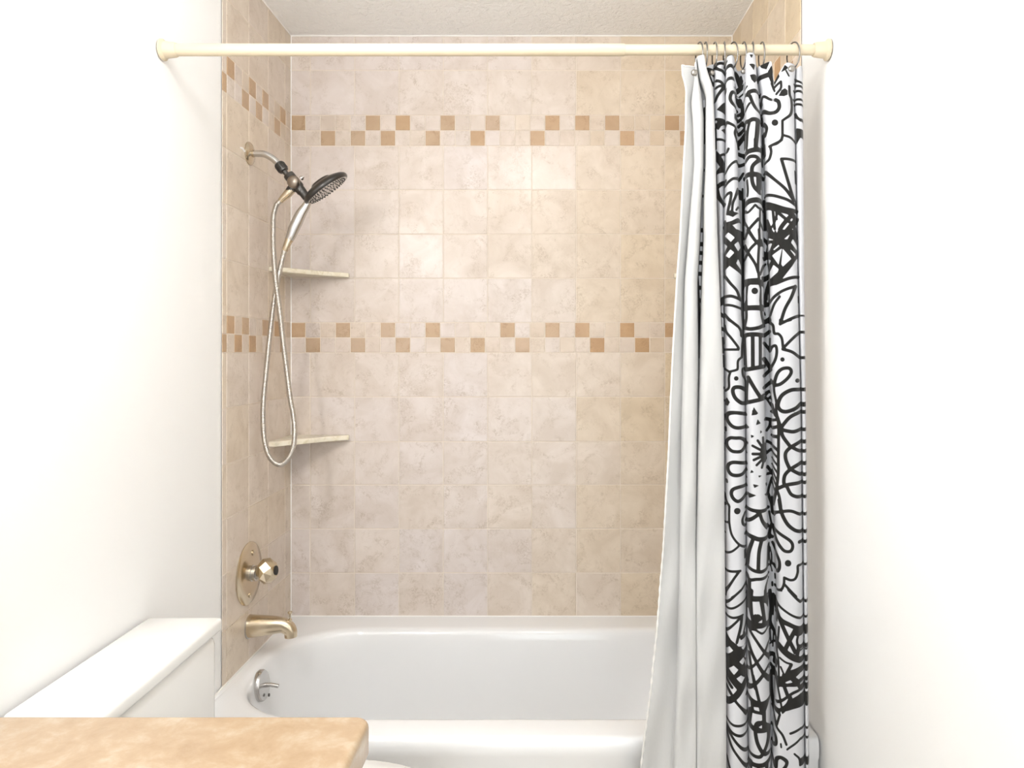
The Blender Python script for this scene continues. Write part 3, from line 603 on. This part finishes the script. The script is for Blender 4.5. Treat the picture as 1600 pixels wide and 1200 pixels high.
 (6,'d',(970,792,39)),(6,'d',(1114,530,22)),(6,'s',28,[(1125,815),(1092,822),(1090,900),(1060,980),(1000,1000),(922,970)]),(6,'s',28,[(922,980),(918,1050),(890,1120),(830,1148),(810,1130)]),(6,'s',28,[(922,1050),(1000,1130),(1070,1200)]),
 (6,'s',18,[(808,985),(812,1050)]),
 (7,'s',18,[(200,0),(190,60)]),(7,'s',28,[(380,0),(280,80),(190,170)]),(7,'s',26,[(187,175),(195,220),(300,205),(442,138)]),(7,'s',28,[(180,312),(280,332),(400,317)]),(7,'s',32,[(392,322),(380,440),(330,650)]),
 (7,'s',28,[(370,340),(270,440),(192,520)]),(7,'s',16,[(442,440),(412,540)]),(7,'p',[(360,572),(430,540),(442,600),(380,620)]),
 (7,'p',[(190,520),(260,620),(330,680),(345,700),(400,705),(450,680),(452,780),(420,850),(450,900),(455,1200),(340,1180),(192,1060)]),(7,'e',[(198,752),(240,700),(280,745),(200,812)]),(7,'e',[(365,890),(410,850),(427,900),(400,930)]),
 (7,'e',[(235,980),(290,935),(345,985),(295,1042)]),(7,'e',[(328,1090),(380,1058),(432,1110),(405,1167)]),(7,'e',[(390,720),(442,692),(442,722),(410,747)]),(7,'e',[(430,925),(452,890),(452,1010)]),(7,'s',36,[(190,1110),(270,1210)]),
 (7,'p',[(450,40),(500,0),(525,70),(700,75),(722,120),(702,440),(540,470),(460,470),(455,360),(515,380),(480,230),(450,250)]),(7,'e',[(530,132),(608,130),(640,310),(600,290),(560,275),(540,290)]),(7,'e',[(598,382),(645,360),(642,392)]),
 (7,'e',[(672,160),(690,180),(722,280),(717,400),(700,400)]),(7,'d',(588,325,42)),(7,'s',50,[(512,0),(502,100)]),(7,'s',30,[(685,0),(682,80)]),(7,'s',56,[(465,430),(700,432)]),(7,'s',24,[(480,485),(560,480),(600,500),(650,525),(700,500),(720,470)]),
 (7,'s',32,[(500,510),(600,650),(720,840),(742,900)]),(7,'s',38,[(470,640),(530,790),(660,1020),(742,1160)]),(7,'s',28,[(722,680),(660,790),(560,900),(460,1000)]),(7,'s',28,[(722,960),(640,1050),(540,1150),(460,1195)]),
 (7,'s',30,[(485,780),(510,940),(560,1200)]),(7,'s',14,[(455,200),(455,600)]),
 (7,'s',44,[(740,80),(760,300),(742,480),(800,600),(860,700)]),(7,'s',18,[(740,560),(750,720)]),(7,'s',16,[(790,620),(780,800)]),(7,'s',22,[(740,752),(820,720)]),(7,'s',54,[(750,885),(810,905),(805,980)]),(7,'s',28,[(740,1000),(800,1080)]),
 (7,'s',54,[(760,1112),(830,1122)]),(7,'s',16,[(800,200),(782,400)]),
 (7,'s',28,[(975,0),(1060,90),(1125,155)]),(7,'s',20,[(820,28),(890,18)]),(7,'s',26,[(820,160),(870,220),(980,290),(1125,352)]),(7,'s',54,[(840,335),(900,392),(1000,432),(1125,482)]),(7,'p',[(1060,472),(1125,480),(1125,570),(1060,558)]),
 (7,'s',46,[(785,140),(850,330),(930,510),(1060,770)]),(7,'s',52,[(1060,490),(990,620),(940,720)]),(7,'s',74,[(850,690),(920,755),(1030,832),(1125,882)]),(7,'s',26,[(1095,560),(1082,640),(1110,760)]),(7,'s',44,[(1105,700),(1082,820)]),
 (7,'s',20,[(860,470),(850,600),(832,760),(852,900),(860,1200)]),(7,'s',14,[(840,220),(832,420)]),(7,'s',22,[(870,850),(940,890),(1010,910)]),(7,'s',38,[(1010,920),(960,1020),(900,1160)]),(7,'s',20,[(880,960),(920,1050)]),
 (7,'p',[(840,1090),(900,1070),(1000,990),(1125,960),(1125,1040),(1060,1080),(1125,1140),(1112,1200),(840,1200)]),(7,'e',[(930,1145),(1000,1120),(1020,1140),(980,1152)]),
 (8,'s',58,[(200,0),(300,110),(360,170)]),(8,'s',72,[(190,372),(300,290),(380,190),(445,100)]),(8,'s',36,[(200,170),(262,255)]),(8,'s',32,[(310,330),(400,430),(452,520)]),(8,'s',28,[(200,580),(300,625),(455,630)]),
 (8,'s',32,[(205,660),(280,722),(370,750),(458,750)]),(8,'s',32,[(215,700),(330,840),(472,990)]),(8,'s',30,[(205,740),(270,900),(370,1040),(462,1185)]),(8,'s',28,[(205,1060),(242,1172)]),
 (8,'s',30,[(462,200),(560,110),(672,0)]),(8,'s',34,[(532,0),(570,150),(612,330),(650,470)]),(8,'s',32,[(682,0),(745,120)]),(8,'s',54,[(465,280),(520,315),(620,352),(745,345)]),
 (8,'p',[(500,320),(745,340),(690,460),(692,600),(740,680),(742,740),(600,720),(470,662),(480,440),(510,400)]),(8,'e',[(545,395),(600,400),(610,445),(550,425)]),(8,'e',[(530,470),(640,500),(642,570),(570,590),(540,620),(515,600)]),
 (8,'e',[(605,650),(640,632),(640,666)]),(8,'s',42,[(640,595),(575,600),(562,700),(590,850),(660,978),(735,1008)]),(8,'s',42,[(640,592),(708,660),(728,760),(710,880),(650,990),(600,1022),(482,1000)]),
 (8,'s',54,[(490,1122),(620,1130),(745,1092)]),(8,'s',38,[(510,1100),(502,1200)]),(8,'s',28,[(600,1130),(600,1200)]),(8,'s',38,[(705,1110),(702,1200)]),
 (8,'s',44,[(755,80),(762,300),(785,460)]),(8,'p',[(770,440),(880,440),(870,522),(780,492)]),(8,'s',26,[(772,490),(810,600),(830,680),(900,762),(950,882)]),(8,'s',24,[(870,512),(832,650)]),
 (8,'s',34,[(760,732),(810,780),(822,880),(765,940)]),(8,'s',18,[(880,868),(885,910)]),(8,'s',22,[(832,120),(870,300),(892,430)]),(8,'s',34,[(832,370),(940,300),(1040,240),(1125,208)]),(8,'s',40,[(902,100),(960,260)]),
 (8,'s',44,[(1000,305),(960,380),(885,450)]),(8,'p',[(1000,330),(1125,260),(1125,430),(1000,450),(940,460),(900,500),(880,450)]),(8,'s',36,[(920,130),(1040,122),(1125,90)]),(8,'s',36,[(1100,150),(1125,200)]),
 (8,'p',[(755,0),(830,0),(850,110),(770,120)]),(8,'p',[(860,60),(920,90),(900,122)]),(8,'p',[(900,0),(1060,0),(1060,40),(1000,110),(920,140),(880,80)]),(8,'e',[(930,110),(1000,80),(1020,105),(960,117)]),
 (8,'s',28,[(1125,700),(1000,742)]),(8,'s',24,[(1125,820),(1030,892),(960,940)]),(8,'s',40,[(822,1162),(832,1065),(880,1032),(948,1080),(948,1130),(900,1192)]),(8,'s',22,[(1050,1000),(1108,1060),(1120,1150)]),(8,'s',28,[(770,1062),(812,1182)]),
]
GX0, GX1, GY0, GY1, GS = 1082., 1252., 76., 1204., .5
gw, gh = int((GX1-GX0)/GS)+1, int((GY1-GY0)/GS)+1
BIG = 50.
INK = np.full((gh, gw), -BIG)          # > 0 inside the ink, in photo pixels
gx = GX0+np.arange(gw)*GS; gy = GY0+np.arange(gh)*GS
def window(x0, x1, y0, y1):
    i0 = max(0, int((x0-GX0)/GS)); i1 = min(gw, int((x1-GX0)/GS)+2); j0 = max(0, int((y0-GY0)/GS)); j1 = min(gh, int((y1-GY0)/GS)+2)
    return i0, i1, j0, j1
def seg_dist(X, Y, a, b_):
    dx, dy = b_[0]-a[0], b_[1]-a[1]; L2 = dx*dx+dy*dy+1e-9
    t = np.clip(((X-a[0])*dx+(Y-a[1])*dy)/L2, 0, 1)
    return np.hypot(X-a[0]-t*dx, Y-a[1]-t*dy)
def stroke(pts, wd):
    pts = [tuple(p)[:2] for p in (catmull([(x, y, 0) for x, y in pts], 6) if len(pts) > 2 else [Vector((x, y, 0)) for x, y in pts])]
    m = 8
    for a, b_ in zip(pts, pts[1:]):
        i0, i1, j0, j1 = window(min(a[0], b_[0])-wd-m, max(a[0], b_[0])+wd+m, min(a[1], b_[1])-wd-m, max(a[1], b_[1])+wd+m)
        if i1 <= i0 or j1 <= j0: continue
        X, Y = np.meshgrid(gx[i0:i1], gy[j0:j1])
        INK[j0:j1, i0:i1] = np.maximum(INK[j0:j1, i0:i1], wd/2+.3-seg_dist(X, Y, a, b_))
def poly(pts, erase=False):
    m = 8; xs = [p[0] for p in pts]; ys = [p[1] for p in pts]
    i0, i1, j0, j1 = window(min(xs)-m, max(xs)+m, min(ys)-m, max(ys)+m)
    if i1 <= i0 or j1 <= j0: return
    X, Y = np.meshgrid(gx[i0:i1], gy[j0:j1]); D = np.full(X.shape, 1e9); IN = np.zeros(X.shape, bool)
    for a, b_ in zip(pts, pts[1:]+pts[:1]):
        D = np.minimum(D, seg_dist(X, Y, a, b_))
        if abs(a[1]-b_[1]) > 1e-9:
            c = ((a[1] > Y) != (b_[1] > Y)) & (X < (b_[0]-a[0])*(Y-a[1])/(b_[1]-a[1])+a[0]); IN ^= c
    S = np.where(IN, D, -D)+.35
    A = INK[j0:j1, i0:i1]
    INK[j0:j1, i0:i1] = np.minimum(A, -S) if erase else np.maximum(A, S)
for it in INKS:
    ty = TILE_Y[it[0]]; cv = lambda p: (1110+p[0]/8, ty+p[1]/8)
    if it[1] == 's': stroke([cv(p) for p in it[3]], it[2]/8)
    elif it[1] == 'p': poly([cv(p) for p in it[2]])
    elif it[1] == 'e': poly([cv(p) for p in it[2]], True)
    else:
        x, y, r = it[2]; x, y = cv((x, y)); stroke([(x, y), (x+.1, y)], r/4)
for y, w_ in ((144, 6), (262, 4), (303, 4), (357, 6.5), (379, 6.5), (393, 6), (408.5, 6), (426, 6), (448, 6), (468, 6)): stroke([(1086, y), (1102, y+1)], w_)
stroke([(1089.5, 425), (1092, 480), (1093, 580)], 3.5); stroke([(1101, 165), (1100.5, 220)], 3)
def ink_at(x, y):
    x = np.minimum(x, 1250.2); y = np.where(y > 1199, y-620, y)
    fx = np.clip((x-GX0)/GS, 0, gw-1.001); fy = np.clip((y-GY0)/GS, 0, gh-1.001)
    i = fx.astype(int); j = fy.astype(int); u = fx-i; v = fy-j
    return (INK[j, i]*(1-u)*(1-v)+INK[j, i+1]*u*(1-v)+INK[j+1, i]*(1-u)*v+INK[j+1, i+1]*u*v)

# fold edges (x) at a list of heights (y), photo pixels on the cloth plane
def tab(*pairs):
    ys = [p[0] for p in pairs]; xs = [p[1] for p in pairs]
    return lambda y: np.interp(y, ys, xs)
Y_BOT = 1345.
FOLDS = [  # (left edge, right edge, front depth, back depth, sharpness)
 (tab((85, 1103), (200, 1108), (400, 1118)), tab((85, 1115.5), (200, 1115.7), (300, 1119), (400, 1123), (560, 1128)), .002, .012, .8),
 (tab((85, 1116), (200, 1116.5), (300, 1119.5), (400, 1123.5), (560, 1128.5), (1200, 1131.5)), tab((85, 1133.5), (230, 1133), (330, 1131), (800, 1131.5), (1200, 1134)), -.012, .010, .75),
 (tab((85, 1134), (230, 1133.5), (330, 1131), (500, 1131.5), (800, 1131.8), (920, 1132.7), (1200, 1134.8)), tab((85, 1147.5), (110, 1147), (170, 1151), (230, 1152.5), (300, 1154), (360, 1157.5), (460, 1159.5), (500, 1160.8), (600, 1164.4), (720, 1165.6), (920, 1166), (1070, 1167), (1200, 1169.5)), -.034, .012, .62),
 (tab((85, 1163.5), (300, 1164), (400, 1163.2), (500, 1161.5), (560, 1163), (600, 1164.6), (720, 1165.8), (920, 1166.2), (1070, 1167.2), (1200, 1169.7)), tab((85, 1180.5), (130, 1185), (170, 1188), (230, 1190), (300, 1190), (360, 1192.3), (500, 1193), (640, 1195), (740, 1197.5), (860, 1199.5), (920, 1200), (1070, 1203), (1200, 1204.5)), -.036, .012, .62),
 (tab((85, 1182), (130, 1188), (180, 1192), (240, 1194), (320, 1196), (390, 1200.5), (460, 1202), (560, 1203), (640, 1205.5), (780, 1208), (860, 1211), (920, 1213), (1070, 1211), (1200, 1205.5)), tab((85, 1243.5), (150, 1241), (220, 1243), (320, 1244.6), (400, 1246.5), (500, 1248.5), (640, 1252), (920, 1255), (1200, 1258)), -.028, .012, .38),
 (tab((85, 1244), (150, 1241.5), (220, 1243.5), (320, 1245), (400, 1247), (500, 1249), (640, 1252.5), (920, 1255.5), (1200, 1258.5)), tab((85, 1254), (400, 1256), (640, 1259), (1200, 1264)), -.016, .010, .6),
]
TOP = [(1060, 103), (1067, 103), (1070, 104), (1086, 102), (1087.5, 91), (1100, 88), (1104, 98), (1118, 94), (1132, 90), (1136, 88), (1147.5, 86), (1151, 104), (1162, 100), (1163.5, 86), (1180, 85), (1183, 103), (1200, 96.5), (1205.5, 95.5),
       (1206.5, 104), (1209.5, 129), (1214, 120), (1220, 109), (1226, 100.5), (1230, 98), (1243, 98.5), (1245, 104), (1250, 100), (1268, 98)]
def top_y(x): return np.interp(x, [p[0] for p in TOP], [p[1] for p in TOP])
def cloth_path(folds, y, nf=26, nr=6):
    "x and depth of one horizontal section of the folded cloth"
    xs = []; ds = []
    prev = None
    for (fl, fr, df, db, sh_) in folds:
        a, b_ = float(fl(y)), float(fr(y)); b_ = max(b_, a+.3)
        if prev is not None:
            for k in range(1, nr):
                t = k/nr; xs.append(prev[0]+(a-prev[0])*t); ds.append(prev[1]+(db-prev[1])*t+.006*math.sin(math.pi*t))
        nk = max(14, int(float(fr(500)-fl(500))*1.5))
        for k in range(nk+1):
            t = k/nk; q = .62*(2*t-1)-.38*math.cos(math.pi*t)
            xs.append((a+b_)/2+(b_-a)/2*q)
            ds.append(db+(df-db)*math.sqrt(max(0., 1-abs(q)**(1.7/sh_))))
        prev = (b_, db)
    return xs, ds
def cloth_mesh(name, mats, folds, rows, parent, ink, wob, y_top=None, y_bot=Y_BOT):
    V_ = []; K = []
    for r in range(rows):
        v = r/(rows-1)
        yn = (85 if y_top is None else y_top)+(y_bot-(85 if y_top is None else y_top))*v                      # nominal height used for the fold edges
        xs, ds = cloth_path(folds, yn)
        xs = np.array(xs); ds = np.array(ds)
        ty = top_y(xs) if y_top is None else np.full(len(xs), 85.)
        fade = max(0., 1-(yn-85)/260.)**2
        tyy = yn+(ty-85)*fade
        # towards the rod the folds flatten a little, lower down they open up
        amp = .72+.28*min(1, v*5)
        dd_ = ds*amp + wob(xs, tyy)
        yw = YR+.004+dd_
        dist = yw-CAMY
        V_.append(np.stack([(xs-VX)*dist/FOC, yw, EYE+(VY-tyy)*(YR-.015-CAMY)/FOC], 1)); K.append(np.stack([xs, tyy], 1))
    V_ = np.array(V_); K = np.array(K); nr_, nc = V_.shape[:2]
    idx = np.arange(nr_*nc).reshape(nr_, nc)
    F = np.stack([idx[:-1, :-1], idx[1:, :-1], idx[1:, 1:], idx[:-1, 1:]], -1).reshape(-1, 4)
    me = bpy.data.meshes.new(name); me.from_pydata(V_.reshape(-1, 3).tolist(), [], F.tolist())
    me.polygons.foreach_set('use_smooth', [True]*len(me.polygons))
    me.materials.append(mats)
    if ink:
        a = me.attributes.new('ink', 'FLOAT', 'POINT'); a.data.foreach_set('value', ink_at(K[..., 0].ravel(), K[..., 1].ravel()).clip(-3, 3).astype(np.float32).tolist())
    o = bpy.data.objects.new(name, me); C.objects.link(o)
    o.parent = parent; o.matrix_parent_inverse = world_of(parent).inverted()
    so = o.modifiers.new('thick', 'SOLIDIFY'); so.thickness = .0008; so.offset = 0
    return o, V_
cur = thing('shower_curtain', P(1190, 88, YR), 'black and white doodle print shower curtain gathered at the right of the rod', 'shower curtain')
wobc = lambda x, y: .0022*np.sin(x*.11+y*.013)+.0016*np.sin(y*.031+x*.05)+.0012*np.sin(y*.067-x*.21)
fab, _ = cloth_mesh('printed_fabric', PRINT, FOLDS, 760, cur, True, wobc)
edge = tab((85, 1066), (103, 1066.5), (115, 1070), (130, 1072.3), (200, 1071.5), (255, 1068.5), (377, 1062.5), (435, 1058), (540, 1052), (635, 1047.5), (700, 1045), (762, 1041.5), (860, 1036), (915, 1031.5), (982, 1026.5), (1040, 1020), (1070, 1017.5), (1140, 1008), (1200, 1000.5), (1345, 984))
b1 = tab((85, 1087), (110, 1085), (150, 1080), (190, 1083), (255, 1085), (340, 1078), (440, 1070), (590, 1067), (700, 1064), (900, 1062), (1200, 1052), (1345, 1045))
b2l = tab((85, 1087.4), (120, 1092), (145, 1096.5), (180, 1099.5), (255, 1099.5), (330, 1095.5), (378, 1093.5), (440, 1089.8), (500, 1090.5), (580, 1091.6), (700, 1089.5), (840, 1087.5), (1345, 1088))
b2r = tab((85, 1087.7), (120, 1092.5), (145, 1103), (165, 1102.5), (255, 1101.8), (320, 1099), (378, 1099), (440, 1096.5), (500, 1094.6), (580, 1092.4), (700, 1090), (840, 1088.1), (1345, 1089.5))
b3 = tab((85, 1101.5), (100, 1105), (130, 1113.5), (180, 1116), (250, 1118), (320, 1119.5), (400, 1122), (460, 1124.5), (560, 1129), (640, 1131), (780, 1131.6), (920, 1132.8), (1070, 1134.5), (1200, 1135), (1345, 1136))
# narrow pleat of the same cloth that shows in the slit of the liner
SL = [(lambda y: b2l(y)+.8, lambda y: max(b2r(y)-.9, b2l(y)+1.0), .000, .0012, .8)]
inner, _ = cloth_mesh('inner_pleat', PRINT, SL, 300, cur, True, lambda x, y: 0*x, y_top=152, y_bot=560)

liner = thing('shower_liner', P(1090, 100, YR), 'plain white fabric liner hanging left of the printed curtain, flared at the bottom', 'shower curtain')
def liner_path(y):
    e, p1, l2, r2, r3 = (float(f(y)) for f in (edge, b1, b2l, b2r, b3))
    xs = []; ds = []
    for k in range(19):          # flap: its free edge stands forward, running back to the first fold
        t = k/18; xs.append(e+(p1-e)*t); ds.append(-.034+.022*t**1.2)
    low = min(1, max(0, (y-640)/300))       # lower down the two folds relax into one soft sheet
    for k in range(1, 31):
        th = math.pi*k/30; c = math.cos(th); s_ = max(0., math.sin(th))
        xs.append((p1+l2)/2-(l2-p1)/2*math.copysign(abs(c)**.7, c) if abs(c) > 1e-9 else (p1+l2)/2)
        base = -.012 if th < math.pi/2 else (-.029*low+.016*(1-low))
        ds.append(base+((-.038+.005*low)-base)*s_**.7)
    d0 = ds[-1]
    for k in range(1, 6):
        t = k/6; xs.append(l2+(r2-l2)*t); ds.append(d0+(.003*math.sin(math.pi*t)))
    for k in range(31):
        th = math.pi*k/30; c = math.cos(th); s_ = max(0., math.sin(th))
        xs.append((r2+r3)/2-(r3-r2)/2*math.copysign(abs(c)**.6, c) if abs(c) > 1e-9 else (r2+r3)/2)
        base = d0 if th < math.pi/2 else -.022
        ds.append(base+(-.042+.004*low-base)*s_**.65)
    return xs, ds
_cp = cloth_path
cloth_path = lambda folds, y: liner_path(y)
def wobl(x, y):
    k = np.clip((y-250)/700, 0, 1)
    return k*(.0035*np.sin(x*.09-y*.018)+.0025*np.sin(x*.16+y*.027)+.002*np.sin(y*.045+x*.03))
lin, LV = cloth_mesh('liner_fabric', LINER, None, 300, liner, False, wobl)
cloth_path = _cp
# rolled, stitched hem on the free edge
hp = [Vector(p) for p in LV[:, 0]]
b = MB(); b.sweep(hp, [.0022+.0012*math.sin(i*1.5)*min(1, (i/220)**3) for i in range(len(hp))], 8); b.build('edge_hem', HEM, liner)
hp = [Vector(p) for p in LV[0, :19]]
b = MB(); b.sweep(hp, .0016, 8); b.build('top_hem', HEM, liner)
def snap(px, py, dep, parent, r=.0078):
    c = P(px, py, YR+dep)
    b = MB(); b.lathe(c, (-.1, -1, .1), [(r, 0), (r, .0012), (r*.86, .0032), (r*.5, .005), (0, .0056)], 28); b.build('snap', SATIN, parent)
snap(1085, 113.5, -.029, liner)
snap(1237, 107.5, -.026, cur); snap(1161.5, 112, -.004, cur, .006); snap(1112.5, 114, -.004, cur, .006)

# ------------------------------------------------------------------ vanity, worktop, toilet
ZC = EYE-.53
ct = MB()
bm = bmesh.new(); bmesh.ops.create_cube(bm, size=1)
cx0, cx1, cy0, cy1 = XL+.001, -.252, -2.45, -1.468
for q in bm.verts: q.co = Vector((cx0+(q.co.x+.5)*(cx1-cx0), cy0+(q.co.y+.5)*(cy1-cy0), ZC-.046+(q.co.z+.5)*.046))
vert = [e for e in bm.edges if abs(e.verts[0].co.z-e.verts[1].co.z) > .01 and e.verts[0].co.x > 0+cx1-.01 and e.verts[0].co.y > cy1-.01]
bmesh.ops.bevel(bm, geom=vert, offset=.022, segments=8, profile=.5, affect='EDGES')
top = [e for e in bm.edges if all(abs(v_.co.z-ZC) < 1e-4 for v_ in e.verts)]
bmesh.ops.bevel(bm, geom=top, offset=.010, segments=5, profile=.5, affect='EDGES')
ct.bm(bm)
o = ct.build('countertop', COUNTER, angle=50); tag(o, 'apricot marble countertop with a rounded corner, bottom left', 'countertop')
van = thing('vanity_cabinet', (-.58, -1.95, 0), 'white vanity cabinet under the apricot countertop', 'cabinet')
b = MB(); b.box((XL+.002, -2.43, .10), (-.30, -1.485, ZC-.046), .003); b.box((XL+.002, -2.43, 0), (-.36, -1.485, .10)); b.build('body', CABINET, van)
for y0 in (-2.42, -1.955):
    b = MB(); b.box((-.300, y0, .13), (-.282, y0+.455, ZC-.07), .003); d = b.build('door', CABINET, van)
    b = MB(); b.lathe((-.282, y0+(.41 if y0 < -2 else .045), .62), (1, 0, 0), [(.006, 0), (.006, .012), (.013, .016), (.013, .022), (0, .026)], 20); b.build('knob', CHROME, d)

toi = thing('toilet', (-.5, -1.15, 0), 'white toilet with closed lid between countertop and tub', 'toilet')
def oval(cx, cy, ax_, by, z, n=48, back=None):
    pts = []
    for k in range(n):
        a = 2*math.pi*k/n; x = cx+ax_*math.cos(a); y = cy+by*math.sin(a)
        if back is not None and x < back: x = back
        pts.append((x, y, z))
    return pts
def loft(loops, name, m, parent, **kw):
    b = MB(); L_ = len(loops[0]); b.v = [p for l in loops for p in l]
    for i in range(len(loops)-1):
        for k in range(L_): k2 = (k+1) % L_; b.f.append((i*L_+k, i*L_+k2, (i+1)*L_+k2, (i+1)*L_+k))
    b.f.append(tuple(range(L_))[::-1]); b.f.append(tuple((len(loops)-1)*L_+k for k in range(L_))); b.m = [0]*len(b.f)
    return b.build(name, m, parent, **kw)
loft([oval(-.50, -1.15, .20, .11, 0), oval(-.50, -1.15, .19, .10, .06), oval(-.48, -1.15, .18, .10, .18), oval(-.46, -1.15, .23, .14, .30), oval(-.43, -1.15, .255, .17, .40), oval(-.43, -1.15, .26, .178, .425)], 'bowl', CHINA, toi, angle=60)
loft([oval(-.42, -1.15, .262, .182, .427, back=-.64), oval(-.42, -1.15, .264, .184, .435, back=-.64), oval(-.42, -1.15, .260, .180, .447, back=-.64)], 'seat', CHINA, toi, angle=60)
loft([oval(-.42, -1.15, .258, .178, .449, back=-.64), oval(-.42, -1.15, .262, .182, .456, back=-.64), oval(-.42, -1.15, .260, .180, .468, back=-.64), oval(-.42, -1.15, .245, .168, .477, back=-.63), oval(-.42, -1.15, .15, .10, .482)], 'lid', CHINA, toi, angle=60)
b = MB(); b.box((XL+.012, -1.36, .41), (-.71, -.94, .73), .02); b.box((XL+.05, -1.27, .30), (-.60, -1.03, .42), .02); b.build('tank', CHINA, toi)
b = MB(); b.box((XL+.006, -1.37, .731), (-.703, -.93, .76), .008); b.build('tank_lid', CHINA, toi)

# ------------------------------------------------------------------ vanity lamp and an added fill globe (both stand outside the view)
vl = thing('vanity_light', (XL, -2.15, 1.98), 'three globe vanity light on the left wall', 'lamp')
b = MB(); b.box((XL, -2.06, 1.90), (XL+.025, -1.54, 1.98), .004); b.build('backplate', CHROME, vl)
for k in range(3):
    y = -1.98+.18*k
    b = MB(); b.lathe((XL+.02, y, 1.94), (1, 0, 0), [(.02, 0), (.02, .07), (.028, .08)], 24); b.build('socket', CHROME, vl)
    b = MB(); b.lathe((XL+.095, y, 1.94), (1, 0, 0), [(0, 0)]+[(.048*math.sin(math.pi*t/12), .048-.048*math.cos(math.pi*t/12)) for t in range(1, 12)]+[(0, .096)], 24); b.build('globe', LAMPM, vl)
cl = thing('added_fill_globe', (-.05, -1.45, CEIL), 'opal fill globe added below the ceiling', 'lamp')  # unseen globe, added to brighten the alcove and its ceiling
b = MB(); b.lathe((-.05, -1.45, CEIL), (0, 0, -1), [(.07, 0), (.07, .015), (.012, .025), (.012, .06), (.04, .065)], 40); b.build('base', CABINET, cl)
b = MB(); b.lathe((-.05, -1.45, CEIL-.06), (0, 0, -1), [(0, 0)]+[(.11*math.sin(math.pi*t/16), .11-.11*math.cos(math.pi*t/16)) for t in range(1, 16)]+[(0, .22)], 40); b.build('diffuser', FILLM, cl)
